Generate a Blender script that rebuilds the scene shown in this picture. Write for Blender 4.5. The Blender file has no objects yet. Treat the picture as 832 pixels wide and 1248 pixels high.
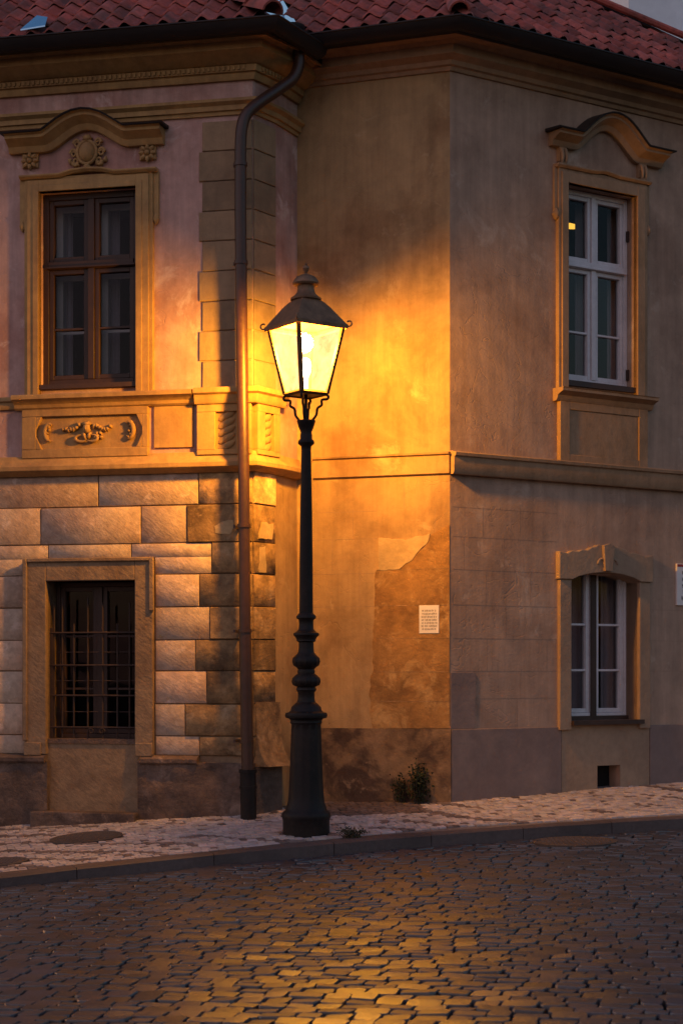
import bpy, math, random
from mathutils import Vector, noise
random.seed(7)
R = math.radians
scn = bpy.context.scene
COL = scn.collection
F = 2000.0; CX = 416.0; HY = 820.0; CH = 1.347

# ------------------------------------------------------------------ nodes
def N(nt, typ, **kw):
    n = nt.nodes.new(typ)
    for k, v in kw.items():
        if k.startswith('i_'):
            n.inputs[k[2:].replace('_', ' ')].default_value = v
        else:
            setattr(n, k, v)
    return n
def c4(c, f=1.0): return (min(c[0]*f, 1), min(c[1]*f, 1), min(c[2]*f, 1), 1)

def surf(name, base, rough=0.85, var=0.22, big=0.9, small=9.0, other=None, omix=(0.45, 0.62), bump=0.5, bdist=0.006,
         bscale=35, lump=4.0, lumpd=0.0, streak=0.0, metal=0.0, spec=0.4, tint=False, chisel=0.0, roughvar=0.1, crack=False, ang=0.0, worn=None, wscale=2.6, wr=(0.57, 0.66)):
    m = bpy.data.materials.new(name); m.use_nodes = True
    nt = m.node_tree; L = nt.links
    b = nt.nodes['Principled BSDF']
    tc = N(nt, 'ShaderNodeTexCoord')
    n1 = N(nt, 'ShaderNodeTexNoise', i_Scale=big, i_Detail=7.0, i_Roughness=0.62, i_Distortion=0.35); L.new(tc.outputs['Object'], n1.inputs['Vector'])
    n2 = N(nt, 'ShaderNodeTexNoise', i_Scale=small, i_Detail=8.0, i_Roughness=0.7); L.new(tc.outputs['Object'], n2.inputs['Vector'])
    mr = N(nt, 'ShaderNodeMapRange'); mr.inputs['From Min'].default_value = omix[0]; mr.inputs['From Max'].default_value = omix[1]
    L.new(n1.outputs['Fac'], mr.inputs['Value'])
    mx = N(nt, 'ShaderNodeMix', data_type='RGBA')
    mx.inputs['A'].default_value = c4(base); mx.inputs['B'].default_value = c4(other if other else [x*(1-var*0.8) for x in base])
    L.new(mr.outputs['Result'], mx.inputs['Factor'])
    m2 = N(nt, 'ShaderNodeMapRange'); m2.inputs['From Min'].default_value = 0.25; m2.inputs['From Max'].default_value = 0.75
    m2.inputs['To Min'].default_value = 1-var; m2.inputs['To Max'].default_value = 1+var*0.6
    L.new(n2.outputs['Fac'], m2.inputs['Value'])
    vm = N(nt, 'ShaderNodeVectorMath', operation='SCALE'); L.new(mx.outputs['Result'], vm.inputs[0]); L.new(m2.outputs['Result'], vm.inputs['Scale'])
    out = vm.outputs[0]
    if streak > 0:
        mp = N(nt, 'ShaderNodeMapping'); mp.inputs['Scale'].default_value = (7, 7, 0.5); L.new(tc.outputs['Object'], mp.inputs['Vector'])
        n3 = N(nt, 'ShaderNodeTexNoise', i_Scale=1.6, i_Detail=6.0, i_Roughness=0.65); L.new(mp.outputs[0], n3.inputs['Vector'])
        m3 = N(nt, 'ShaderNodeMapRange'); m3.inputs['From Min'].default_value = 0.3; m3.inputs['From Max'].default_value = 0.7
        m3.inputs['To Min'].default_value = 1-streak; m3.inputs['To Max'].default_value = 1+streak*0.5
        L.new(n3.outputs['Fac'], m3.inputs['Value'])
        v3 = N(nt, 'ShaderNodeVectorMath', operation='SCALE'); L.new(out, v3.inputs[0]); L.new(m3.outputs['Result'], v3.inputs['Scale']); out = v3.outputs[0]
    if worn:
        nw = N(nt, 'ShaderNodeTexNoise', i_Scale=wscale, i_Detail=9.0, i_Roughness=0.68, i_Distortion=0.5); mw = N(nt, 'ShaderNodeMapping'); mw.inputs['Location'].default_value = (3.1, 7.7, 1.3)
        L.new(tc.outputs['Object'], mw.inputs['Vector']); L.new(mw.outputs[0], nw.inputs['Vector'])
        m6 = N(nt, 'ShaderNodeMapRange'); m6.inputs['From Min'].default_value = wr[0]; m6.inputs['From Max'].default_value = wr[1]; m6.inputs['To Max'].default_value = 0.8; L.new(nw.outputs['Fac'], m6.inputs['Value'])
        x6 = N(nt, 'ShaderNodeMix', data_type='RGBA'); L.new(m6.outputs['Result'], x6.inputs['Factor']); L.new(out, x6.inputs['A']); x6.inputs['B'].default_value = c4(worn); out = x6.outputs['Result']
    if tint:
        at = N(nt, 'ShaderNodeAttribute', attribute_name='tint')
        v4 = N(nt, 'ShaderNodeVectorMath', operation='MULTIPLY'); L.new(out, v4.inputs[0]); L.new(at.outputs['Color'], v4.inputs[1]); out = v4.outputs[0]
    L.new(out, b.inputs['Base Color'])
    rr = N(nt, 'ShaderNodeMapRange'); rr.inputs['To Min'].default_value = max(rough-roughvar, 0.02); rr.inputs['To Max'].default_value = min(rough+roughvar, 1)
    L.new(n2.outputs['Fac'], rr.inputs['Value']); L.new(rr.outputs['Result'], b.inputs['Roughness'])
    b.inputs['Metallic'].default_value = metal; b.inputs['Specular IOR Level'].default_value = spec
    n4 = N(nt, 'ShaderNodeTexNoise', i_Scale=bscale, i_Detail=6.0, i_Roughness=0.65)
    if chisel > 0:
        mp2 = N(nt, 'ShaderNodeMapping', vector_type='TEXTURE'); mp2.inputs['Rotation'].default_value = (0, R(38+ang), 0); mp2.inputs['Scale'].default_value = (1.7, 1, 0.75)
        L.new(tc.outputs['Object'], mp2.inputs['Vector']); L.new(mp2.outputs[0], n4.inputs['Vector'])
    else:
        L.new(tc.outputs['Object'], n4.inputs['Vector'])
    bp = N(nt, 'ShaderNodeBump', i_Strength=bump, i_Distance=bdist); L.new(n4.outputs['Fac'], bp.inputs['Height'])
    last = bp
    if lumpd > 0:
        n5 = N(nt, 'ShaderNodeTexNoise', i_Scale=lump, i_Detail=5.0, i_Roughness=0.55); L.new(tc.outputs['Object'], n5.inputs['Vector'])
        b2 = N(nt, 'ShaderNodeBump', i_Strength=0.8, i_Distance=lumpd); L.new(n5.outputs['Fac'], b2.inputs['Height']); L.new(bp.outputs[0], b2.inputs['Normal']); last = b2
    if crack:
        vo = N(nt, 'ShaderNodeTexNoise', i_Scale=2.2, i_Detail=3.0, i_Distortion=1.2); L.new(tc.outputs['Object'], vo.inputs['Vector'])
        ab = N(nt, 'ShaderNodeMath', operation='SUBTRACT'); ab.inputs[1].default_value = 0.5; L.new(vo.outputs['Fac'], ab.inputs[0])
        a2 = N(nt, 'ShaderNodeMath', operation='ABSOLUTE'); L.new(ab.outputs[0], a2.inputs[0])
        a3 = N(nt, 'ShaderNodeMapRange'); a3.inputs['From Max'].default_value = 0.006; L.new(a2.outputs[0], a3.inputs['Value'])
        b3 = N(nt, 'ShaderNodeBump', i_Strength=0.5, i_Distance=0.004); L.new(a3.outputs['Result'], b3.inputs['Height']); L.new(last.outputs[0], b3.inputs['Normal']); last = b3
    L.new(last.outputs[0], b.inputs['Normal'])
    return m

MT = {}
def glassmat(name, tr=0.72, tintc=(0.75, 0.78, 0.8), wave=0.0015):
    m = bpy.data.materials.new(name); m.use_nodes = True; nt = m.node_tree; L = nt.links
    for n in list(nt.nodes): nt.nodes.remove(n)
    o = N(nt, 'ShaderNodeOutputMaterial'); g = N(nt, 'ShaderNodeBsdfGlossy', i_Roughness=0.03); g.inputs['Color'].default_value = (0.9, 0.9, 0.9, 1)
    t = N(nt, 'ShaderNodeBsdfTransparent'); t.inputs['Color'].default_value = c4(tintc)
    fr = N(nt, 'ShaderNodeFresnel', i_IOR=1.27); tc = N(nt, 'ShaderNodeTexCoord')
    ns = N(nt, 'ShaderNodeTexNoise', i_Scale=3.5, i_Detail=1.0); L.new(tc.outputs['Object'], ns.inputs['Vector'])
    bp = N(nt, 'ShaderNodeBump', i_Strength=0.5, i_Distance=wave*4); L.new(ns.outputs['Fac'], bp.inputs['Height']); L.new(bp.outputs[0], g.inputs['Normal'])
    mx = N(nt, 'ShaderNodeMixShader'); L.new(fr.outputs[0], mx.inputs[0]); L.new(t.outputs[0], mx.inputs[1]); L.new(g.outputs[0], mx.inputs[2])
    L.new(mx.outputs[0], o.inputs[0]); return m
def emis(name, col, st):
    m = bpy.data.materials.new(name); m.use_nodes = True; nt = m.node_tree
    for n in list(nt.nodes): nt.nodes.remove(n)
    o = N(nt, 'ShaderNodeOutputMaterial'); e = N(nt, 'ShaderNodeEmission', i_Strength=st); e.inputs['Color'].default_value = c4(col)
    nt.links.new(e.outputs[0], o.inputs[0]); return m
def frosted(name):
    m = bpy.data.materials.new(name); m.use_nodes = True; nt = m.node_tree; L = nt.links
    for n in list(nt.nodes): nt.nodes.remove(n)
    o = N(nt, 'ShaderNodeOutputMaterial'); t = N(nt, 'ShaderNodeBsdfTransparent'); t.inputs['Color'].default_value = (0.95, 0.95, 0.92, 1)
    d = N(nt, 'ShaderNodeBsdfTranslucent'); d.inputs['Color'].default_value = (0.75, 0.8, 0.9, 1)
    r = N(nt, 'ShaderNodeBsdfRefraction', i_IOR=1.15, i_Roughness=0.38); e = N(nt, 'ShaderNodeEmission'); e.inputs['Color'].default_value = (1.0, 0.70, 0.36, 1)  # emission adds a cream glow standing in for lamplight in the glass
    tc = N(nt, 'ShaderNodeTexCoord'); ns = N(nt, 'ShaderNodeTexNoise', i_Scale=9.0, i_Detail=7.0, i_Roughness=0.65, i_Distortion=0.6); L.new(tc.outputs['Object'], ns.inputs['Vector'])
    mr = N(nt, 'ShaderNodeMapRange'); mr.inputs['From Min'].default_value = 0.35; mr.inputs['From Max'].default_value = 0.65; mr.inputs['To Min'].default_value = 0.25; mr.inputs['To Max'].default_value = 0.7
    L.new(ns.outputs['Fac'], mr.inputs['Value']); L.new(mr.outputs[0], e.inputs['Strength'])
    m1 = N(nt, 'ShaderNodeMixShader'); m1.inputs[0].default_value = 0.07; L.new(t.outputs[0], m1.inputs[1]); L.new(r.outputs[0], m1.inputs[2])
    m2 = N(nt, 'ShaderNodeMixShader'); m2.inputs[0].default_value = 0.0004; L.new(m1.outputs[0], m2.inputs[1]); L.new(d.outputs[0], m2.inputs[2])
    ad = N(nt, 'ShaderNodeAddShader'); L.new(m2.outputs[0], ad.inputs[0]); L.new(e.outputs[0], ad.inputs[1]); L.new(ad.outputs[0], o.inputs[0]); return m

MT['pink'] = surf('pink_plaster', (0.52, 0.33, 0.28), 0.9, 0.24, 1.6, 6, other=(0.40, 0.22, 0.18), streak=0.2, worn=(0.60, 0.45, 0.40), bump=0.45, bdist=0.006, bscale=28, lumpd=0.012, crack=True)
MT['beige'] = surf('beige_plaster', (0.43, 0.285, 0.20), 0.9, 0.24, 1.2, 4.5, other=(0.33, 0.21, 0.145), streak=0.2, worn=(0.50, 0.37, 0.28), wscale=1.9, bump=0.4, bdist=0.005, bscale=40, lump=2.2, lumpd=0.014, crack=True)
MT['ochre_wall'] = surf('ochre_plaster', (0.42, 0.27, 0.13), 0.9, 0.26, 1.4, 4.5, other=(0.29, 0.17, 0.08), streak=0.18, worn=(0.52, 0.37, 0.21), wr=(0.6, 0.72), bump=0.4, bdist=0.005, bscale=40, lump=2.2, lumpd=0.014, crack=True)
MT['trim'] = surf('ochre_trim', (0.42, 0.255, 0.10), 0.85, 0.22, 2.5, 14, other=(0.34, 0.20, 0.085), streak=0.2, bump=0.4, bdist=0.005, bscale=45, lump=9, lumpd=0.006)
MT['trim_r'] = surf('tan_trim', (0.36, 0.225, 0.13), 0.85, 0.2, 2.5, 14, other=(0.30, 0.185, 0.10), streak=0.16, bump=0.4, bdist=0.005, bscale=45, lump=9, lumpd=0.005)
MT['strip'] = surf('quoin_render', (0.30, 0.205, 0.12), 0.9, 0.25, 2.0, 9, other=(0.24, 0.165, 0.10), streak=0.1, bump=0.5, bdist=0.006, bscale=40, lumpd=0.01, tint=True)
MT['ashlar'] = surf('pale_ashlar', (0.55, 0.41, 0.30), 0.9, 0.4, 1.5, 12, other=(0.46, 0.32, 0.235), worn=(0.68, 0.52, 0.42), wscale=6, bump=0.8, bdist=0.010, bscale=34, lumpd=0.006, lump=7, chisel=1, tint=True)
MT['quoin'] = surf('dark_sandstone', (0.42, 0.26, 0.125), 0.9, 0.6, 3.6, 10, other=(0.15, 0.09, 0.05), omix=(0.36, 0.66), worn=(0.5, 0.34, 0.2), wscale=5, wr=(0.56, 0.68), bump=0.8, bdist=0.012, bscale=26, lumpd=0.012, lump=8, tint=True)
MT['surround'] = surf('window_stone', (0.27, 0.18, 0.105), 0.9, 0.35, 3.0, 14, other=(0.21, 0.135, 0.08), bump=0.9, bdist=0.011, bscale=26, lumpd=0.012, lump=8, chisel=1)
MT['stone_r'] = surf('window_sandstone', (0.34, 0.235, 0.155), 0.9, 0.2, 2.0, 12, other=(0.29, 0.195, 0.13), bump=0.6, bdist=0.008, bscale=30, lumpd=0.012, lump=6)
MT['score'] = surf('plaster_joint', (0.31, 0.205, 0.14), 0.9)
MT['plinth'] = surf('rough_plinth_stone', (0.15, 0.10, 0.075), 0.92, 0.45, 1.8, 10, other=(0.08, 0.055, 0.045), worn=(0.30, 0.21, 0.16), wscale=3.5, wr=(0.56, 0.7), bump=1.0, bdist=0.03, bscale=11, lumpd=0.04, lump=4)
MT['apron'] = surf('stained_render', (0.24, 0.155, 0.095), 0.92, 0.3, 2.5, 9, other=(0.12, 0.075, 0.05), bump=0.7, bdist=0.01, bscale=25, lumpd=0.02, lump=4, crack=True)
MT['midplinth'] = surf('crumbling_render', (0.25, 0.155, 0.085), 0.92, 0.4, 2.2, 7, other=(0.085, 0.05, 0.035), omix=(0.44, 0.56), worn=(0.42, 0.28, 0.17), wscale=3, bump=0.7, bdist=0.01, bscale=25, lumpd=0.02, lump=5)
MT['patch'] = surf('bare_brown_render', (0.33, 0.175, 0.06), 0.92, 0.4, 2.0, 8, other=(0.20, 0.10, 0.035), worn=(0.52, 0.33, 0.14), wscale=4, wr=(0.52, 0.66), bump=0.7, bdist=0.01, bscale=25, lumpd=0.014, lump=5)
MT['patchlight'] = surf('pale_render_patch', (0.50, 0.35, 0.18), 0.92, 0.25, 4.0, 12, bump=0.6, bdist=0.008, bscale=25, lumpd=0.01, lump=6)
MT['greyp'] = surf('grey_plinth_paint', (0.215, 0.155, 0.135), 0.9, 0.2, 1.4, 6, other=(0.28, 0.20, 0.165), bump=0.4, bdist=0.006, bscale=35, lumpd=0.012)
MT['tile'] = surf('clay_roof_tile', (0.42, 0.10, 0.075), 0.78, 0.45, 2.5, 14, other=(0.20, 0.07, 0.055), bump=0.6, bdist=0.006, bscale=50, tint=True, lumpd=0.006, lump=12)
MT['under'] = surf('roof_battens', (0.03, 0.02, 0.018), 0.95)
MT['gutter'] = surf('black_gutter_paint', (0.018, 0.013, 0.013), 0.55, 0.3, metal=0.0, bump=0.2)
MT['zinc'] = surf('sky_tinted_zinc', (0.35, 0.62, 0.8), 0.25, 0.15, metal=1.0, bump=0.1)  # blue of the reflected sky put into the metal colour
MT['pipe'] = surf('brown_pipe_paint', (0.058, 0.023, 0.013), 0.42, 0.35, 2, 20, other=(0.045, 0.019, 0.012), bump=0.25, bdist=0.003, spec=0.5)
MT['iron'] = surf('black_cast_iron', (0.014, 0.011, 0.011), 0.5, 0.4, 3, 22, other=(0.024, 0.017, 0.014), bump=0.4, bdist=0.004, bscale=60, spec=0.2)
MT['hood'] = surf('weathered_lantern_sheet', (0.26, 0.15, 0.085), 0.55, 0.3, 5, 25, other=(0.17, 0.10, 0.06), bump=0.3, bdist=0.003, metal=0.4)
MT['lframe'] = surf('lantern_frame_brass', (0.10, 0.055, 0.022), 0.5, 0.3, metal=0.3, bump=0.2)
MT['rust'] = surf('rusty_bar_iron', (0.045, 0.025, 0.018), 0.7, 0.4, 6, 30, bump=0.4)
MT['brown'] = surf('brown_window_paint', (0.042, 0.02, 0.012), 0.5, 0.3, 3, 20, streak=0.15, bump=0.3, bdist=0.003)
MT['dkbrown'] = surf('dark_window_paint', (0.05, 0.026, 0.018), 0.55, 0.3, 3, 20, bump=0.3)
MT['white'] = surf('white_window_paint', (0.62, 0.60, 0.62), 0.5, 0.14, 3, 20, bump=0.3, bdist=0.003)
MT['inner'] = surf('inner_window_paint', (0.55, 0.5, 0.46), 0.55, 0.12, 3, 20, bump=0.2)
MT['room'] = surf('room_wall', (0.10, 0.065, 0.05), 0.95, 0.15)
MT['curtain'] = surf('net_curtain', (0.40, 0.35, 0.37), 0.95, 0.1, 3, 30)
MT['paper'] = surf('plaque_white', (0.75, 0.70, 0.66), 0.6, 0.1, bump=0.1)
MT['ink'] = surf('plaque_ink', (0.06, 0.04, 0.04), 0.7, 0.1)
MT['redink'] = surf('plaque_red', (0.3, 0.04, 0.04), 0.7, 0.1)
MT['cobble'] = surf('granite_setts', (0.034, 0.034, 0.050), 0.36, 0.3, 1.2, 40, other=(0.028, 0.028, 0.040), bump=0.4, bdist=0.004, bscale=70, tint=True, spec=1.0, roughvar=0.1, lump=18, lumpd=0.003)
MT['joint'] = surf('road_joint_sand', (0.022, 0.018, 0.016), 0.95, 0.4, 3, 40, bump=0.8, bdist=0.01)
MT['mosaic'] = surf('pale_mosaic_stone', (0.52, 0.455, 0.44), 0.6, 0.25, 2.0, 40, bump=0.5, bdist=0.004, bscale=80, tint=True, spec=0.45)
MT['pjoint'] = surf('pavement_joint', (0.20, 0.165, 0.15), 0.95, 0.4, 3, 40, bump=0.8, bdist=0.01)
MT['kerb'] = surf('kerb_granite', (0.095, 0.07, 0.066), 0.6, 0.3, 1.5, 25, bump=0.6, bdist=0.006, bscale=50, tint=True, lumpd=0.01)
MT['cover'] = surf('cast_cover', (0.10, 0.078, 0.07), 0.6, 0.3, bump=0.5, metal=0.3)
MT['leaf'] = surf('dark_leaf', (0.028, 0.038, 0.014), 0.65, 0.4, 8, 20, tint=True)
MT['stem'] = surf('stem', (0.06, 0.045, 0.025), 0.9)
MT['farwall'] = surf('pale_blue_plaster', (0.80, 0.87, 0.92), 0.9, 0.1, 1.0, 4, bump=0.3, lumpd=0.01)
MT['glass'] = glassmat('window_glass')
MT['frost'] = frosted('lantern_glass')
MT['bulb'] = emis('lamp_bulb', (1.0, 0.66, 0.3), 40)
MT['pendant'] = emis('pendant_glow', (1.0, 0.5, 0.06), 1.6)
MT['black'] = surf('dark_void', (0.008, 0.006, 0.006), 0.95, 0.2)

# ------------------------------------------------------------------ object helpers
def empty(name, loc, label, cat, group=None):
    o = bpy.data.objects.new(name, None); COL.objects.link(o); o.location = loc; o.empty_display_size = 0.2
    o['label'] = label; o['category'] = cat
    if group: o['group'] = group
    return o
def rootloc(p):
    v = Vector((0, 0, 0))
    while p is not None: v = v + Vector(p.location); p = p.parent
    return v
class MB:
    def __init__(s): s.v = []; s.f = []; s.t = []
    def add(s, vs, fs, tint=(1, 1, 1)):
        o = len(s.v); s.v += [tuple(v) for v in vs]; s.f += [tuple(i+o for i in f) for f in fs]; s.t += [tint]*len(fs); return s
    def build(s, name, mat, parent=None, origin=None, smooth=35, label=None, rev=False, kind=None, cat=None, group=None, bevel=0):
        me = bpy.data.meshes.new(name)
        off = rootloc(parent) if parent is not None else Vector(origin or (0, 0, 0))
        me.from_pydata([tuple(Vector(v)-off) for v in s.v], [], s.f)
        me.materials.append(MT[mat])
        at = me.attributes.new('tint', 'FLOAT_COLOR', 'FACE')
        for i, t in enumerate(s.t): at.data[i].color = (t[0], t[1], t[2], 1)
        import bmesh
        bm = bmesh.new(); bm.from_mesh(me); bmesh.ops.recalc_face_normals(bm, faces=bm.faces); bm.to_mesh(me); bm.free()
        if smooth:
            me.polygons.foreach_set('use_smooth', [True]*len(me.polygons)); me.set_sharp_from_angle(angle=R(smooth))
        me.update()
        o = bpy.data.objects.new(name, me); COL.objects.link(o)
        if parent is not None: o.parent = parent
        else: o.location = off
        if bevel:
            md = o.modifiers.new('bevel', 'BEVEL'); md.width = bevel; md.segments = 2; md.limit_method = 'ANGLE'; md.angle_limit = R(50)
        if label: o['label'] = label
        if kind: o['kind'] = kind
        if cat: o['category'] = cat
        if group: o['group'] = group
        return o

class Frame:
    def __init__(s, ox, oy, ang):      # u = direction to the right along the wall, n = outwards
        s.o = Vector((ox, oy, 0)); s.u = Vector((math.cos(ang), math.sin(ang), 0)); s.n = Vector((math.sin(ang), -math.cos(ang), 0))
    def p(s, a, d, z): return s.o + s.u*a + s.n*d + Vector((0, 0, z))
    def px(s, x, y, d=0.0):            # a photograph measurement read off on the wall plane
        dr = Vector(((x-CX)/F, 1, (HY-y)/F)); o = s.o + s.n*d - Vector((0, 0, CH))
        o.z = 0; t = o.dot(s.n)/dr.dot(s.n); q = dr*t - s.o; q.z = 0
        return q.dot(s.u), CH + dr.z*t
def fbox(mb, fr, s0, s1, z0, z1, d0, d1, tint=(1, 1, 1)):
    vs = [fr.p(s, d, z) for d in (d0, d1) for z in (z0, z1) for s in (s0, s1)]
    mb.add(vs, [(0, 1, 3, 2), (4, 6, 7, 5), (0, 4, 5, 1), (2, 3, 7, 6), (0, 2, 6, 4), (1, 5, 7, 3)], tint); return mb
def fblock(mb, fr, s0, s1, z0, z1, d, jit=0.003, bev=0.006, tint=(1, 1, 1), base=0.0):   # rusticated block with soft edges
    j = lambda: random.uniform(-jit, jit)
    c = [(s0+j(), z0+j()), (s1+j(), z0+j()), (s1+j(), z1+j()), (s0+j(), z1+j())]
    cs = sum(a for a, b in c)/4; cz = sum(b for a, b in c)/4
    def inn(a, b, e): return (a + (e if a < cs else -e), b + (e if b < cz else -e))
    v = [fr.p(a, base, b) for a, b in c] + [fr.p(a, base+d*0.6, b) for a, b in c] + [fr.p(*[inn(a, b, bev)[0], base+d, inn(a, b, bev)[1]]) for a, b in c]
    f = []
    for k in (0, 4):
        for i in range(4): f.append((k+i, k+(i+1) % 4, k+4+(i+1) % 4, k+4+i))
    f.append((8, 9, 10, 11)); mb.add(v, f, tint)
def prism(mb, fr, pts, d0, d1, tint=(1, 1, 1)):   # pts: outline (s, z)
    n = len(pts); vs = [fr.p(a, d0, b) for a, b in pts] + [fr.p(a, d1, b) for a, b in pts]
    mb.add(vs, [tuple(range(n)), tuple(range(n, 2*n))] + [(i, (i+1) % n, n+(i+1) % n, n+i) for i in range(n)], tint); return mb
def sweep(mb, fr, path, prof, closed_caps=True):  # path (s,z), profile (d, w) with w along the path's normal
    n = len(path); m = len(prof); rows = []
    for i, (a, b) in enumerate(path):
        p0 = path[max(i-1, 0)]; p1 = path[min(i+1, n-1)]
        d0 = Vector((a-p0[0], b-p0[1])); d1 = Vector((p1[0]-a, p1[1]-b))
        if d0.length < 1e-6: d0 = d1
        if d1.length < 1e-6: d1 = d0
        d0.normalize(); d1.normalize(); n0 = Vector((-d0.y, d0.x)); n1 = Vector((-d1.y, d1.x)); mm = (n0+n1)/(1+max(n0.dot(n1), -0.5))
        rows.append([fr.p(a+mm.x*w, d, b+mm.y*w) for d, w in prof])
    vs = [v for r in rows for v in r]; fs = []
    for i in range(n-1):
        for k in range(m):
            k2 = (k+1) % m; fs.append((i*m+k, i*m+k2, (i+1)*m+k2, (i+1)*m+k))
    if closed_caps: fs += [tuple(range(m)), tuple((n-1)*m+k for k in range(m))]
    mb.add(vs, fs); return mb
def planmould(mb, poly, prof):     # horizontal moulding following plan points, profile (d, z) closed
    n = len(poly); m = len(prof); rows = []
    for i, p in enumerate(poly):
        p = Vector(p); a = Vector(poly[max(i-1, 0)]); b = Vector(poly[min(i+1, n-1)])
        d0 = (p-a) if i > 0 else (b-p); d1 = (b-p) if i < n-1 else (p-a); d0.normalize(); d1.normalize()
        n0 = Vector((d0.y, -d0.x)); n1 = Vector((d1.y, -d1.x)); mm = (n0+n1)/(1+n0.dot(n1))
        rows.append([Vector((p.x+mm.x*d, p.y+mm.y*d, z)) for d, z in prof])
    vs = [v for r in rows for v in r]; fs = []
    for i in range(n-1):
        for k in range(m):
            k2 = (k+1) % m; fs.append((i*m+k, i*m+k2, (i+1)*m+k2, (i+1)*m+k))
    fs += [tuple(range(m)), tuple((n-1)*m+k for k in range(m))]
    mb.add(vs, fs); return mb
def lathe(mb, cx, cy, prof, seg=32, lobes=0, amp=0.0, lob_range=None):  # prof (r, z)
    vs = []; fs = []
    for k, (r, z) in enumerate(prof):
        for i in range(seg):
            a = 2*math.pi*i/seg; rr = r
            if lobes and lob_range and lob_range(z): rr = r*(1+amp*abs(math.sin(a*lobes/2))-amp*0.5)
            vs.append((cx+rr*math.cos(a), cy+rr*math.sin(a), z))
    for k in range(len(prof)-1):
        for i in range(seg):
            j = (i+1) % seg; fs.append((k*seg+i, k*seg+j, (k+1)*seg+j, (k+1)*seg+i))
    fs.append(tuple(range(seg))); fs.append(tuple((len(prof)-1)*seg+i for i in range(seg)))
    mb.add(vs, fs); return mb
def tube(mb, pts, r, seg=10, tint=(1, 1, 1)):
    pts = [Vector(p) for p in pts]; rows = []; n = len(pts); up = None
    for i, p in enumerate(pts):
        d = (pts[min(i+1, n-1)]-pts[max(i-1, 0)]).normalized()
        if up is None:
            up = Vector((0, 0, 1)) if abs(d.z) < 0.9 else Vector((1, 0, 0))
        x = d.cross(up).normalized(); y = x.cross(d).normalized(); up = y
        rr = r[i] if isinstance(r, (list, tuple)) else r
        rows.append([p + x*rr*math.cos(2*math.pi*k/seg) + y*rr*math.sin(2*math.pi*k/seg) for k in range(seg)])
    vs = [v for q in rows for v in q]; fs = []
    for i in range(n-1):
        for k in range(seg):
            j = (k+1) % seg; fs.append((i*seg+k, i*seg+j, (i+1)*seg+j, (i+1)*seg+k))
    fs += [tuple(range(seg)), tuple((n-1)*seg+k for k in range(seg))]
    mb.add(vs, fs, tint); return mb
def blob(mb, fr, a, z, d, ra, rz, rd, rot=0, seg=12, lob=0, amp=0.0):   # half-sunk relief ellipsoid on a wall
    vs = []; fs = []; rings = seg//2+1
    for i in range(rings+1):
        th = math.pi*i/rings
        for k in range(seg):
            ph = 2*math.pi*k/seg; q = 1+amp*math.cos(lob*ph)
            x = math.sin(th)*math.cos(ph)*ra*q; y = math.sin(th)*math.sin(ph)*rz*q
            vs.append(fr.p(a+x*math.cos(rot)-y*math.sin(rot), d+math.cos(th)*rd, z+x*math.sin(rot)+y*math.cos(rot)))
    for i in range(rings):
        for k in range(seg):
            j = (k+1) % seg; fs.append((i*seg+k, i*seg+j, (i+1)*seg+j, (i+1)*seg+k))
    mb.add(vs, fs); return mb
def ragged(pts, amp=0.008, step=0.03, keep=()):
    out = []; n = len(pts)
    for i in range(n):
        a = Vector(pts[i]); b = Vector(pts[(i+1) % n]); d = b-a; k = max(1, int(d.length/step)); nn = Vector((-d.y, d.x)); nn.normalize()
        for j in range(k):
            q = a+d*j/k
            if i not in keep: q = q+nn*amp*(noise.noise(Vector((q.x*14, q.y*14, 2)))+0.6*noise.noise(Vector((q.x*40, q.y*40, 5))))*2
            out.append((q.x, q.y))
    return out
def smoothpath(pts, k=6):
    out = []; n = len(pts); pts = [Vector(p) for p in pts]
    for i in range(n-1):
        p0 = pts[max(i-1, 0)]; p1 = pts[i]; p2 = pts[i+1]; p3 = pts[min(i+2, n-1)]
        for j in range(k):
            t = j/k; out.append(0.5*((2*p1)+(p2-p0)*t+(2*p0-5*p1+4*p2-p3)*t*t+(3*p1-p0-3*p2+p3)*t**3))
    out.append(pts[-1]); return out
def wall(mb, fr, s0, s1, z0, z1, holes=(), d=0.0, sub=0.6):
    S = {s0, s1}; Z = {z0, z1}
    for a, b, c, e, dp in holes: S |= {a, b}; Z |= {c, e}
    S = sorted(S); Z = sorted(Z); idx = {}; vs = []; fs = []
    def g(a, z, dd=d):
        k = (round(a, 5), round(z, 5), round(dd, 4))
        if k not in idx: idx[k] = len(vs); vs.append(fr.p(a, dd, z))
        return idx[k]
    for i in range(len(S)-1):
        for j in range(len(Z)-1):
            ca = (S[i]+S[i+1])/2; cz = (Z[j]+Z[j+1])/2
            if any(a < ca < b and c < cz < e for a, b, c, e, dp in holes): continue
            fs.append((g(S[i], Z[j]), g(S[i+1], Z[j]), g(S[i+1], Z[j+1]), g(S[i], Z[j+1])))
    mb.add(vs, fs)
    for a, b, c, e, dp in holes:   # reveals
        q = [(a, c), (b, c), (b, e), (a, e)]
        v = [fr.p(x, d, y) for x, y in q] + [fr.p(x, d-dp, y) for x, y in q]
        mb.add(v, [(i, (i+1) % 4, 4+(i+1) % 4, 4+i) for i in range(4)])
    return mb
def ring(mb, fr, s0, s1, z0, z1, w, d0, d1, wt=None, wb=None):
    wt = w if wt is None else wt; wb = w if wb is None else wb
    fbox(mb, fr, s0, s0+w, z0, z1, d0, d1); fbox(mb, fr, s1-w, s1, z0, z1, d0, d1)
    fbox(mb, fr, s0+w, s1-w, z1-wt, z1, d0, d1-0.001)
    if wb > 0: fbox(mb, fr, s0+w, s1-w, z0, z0+wb, d0, d1-0.001)
    return mb

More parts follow.
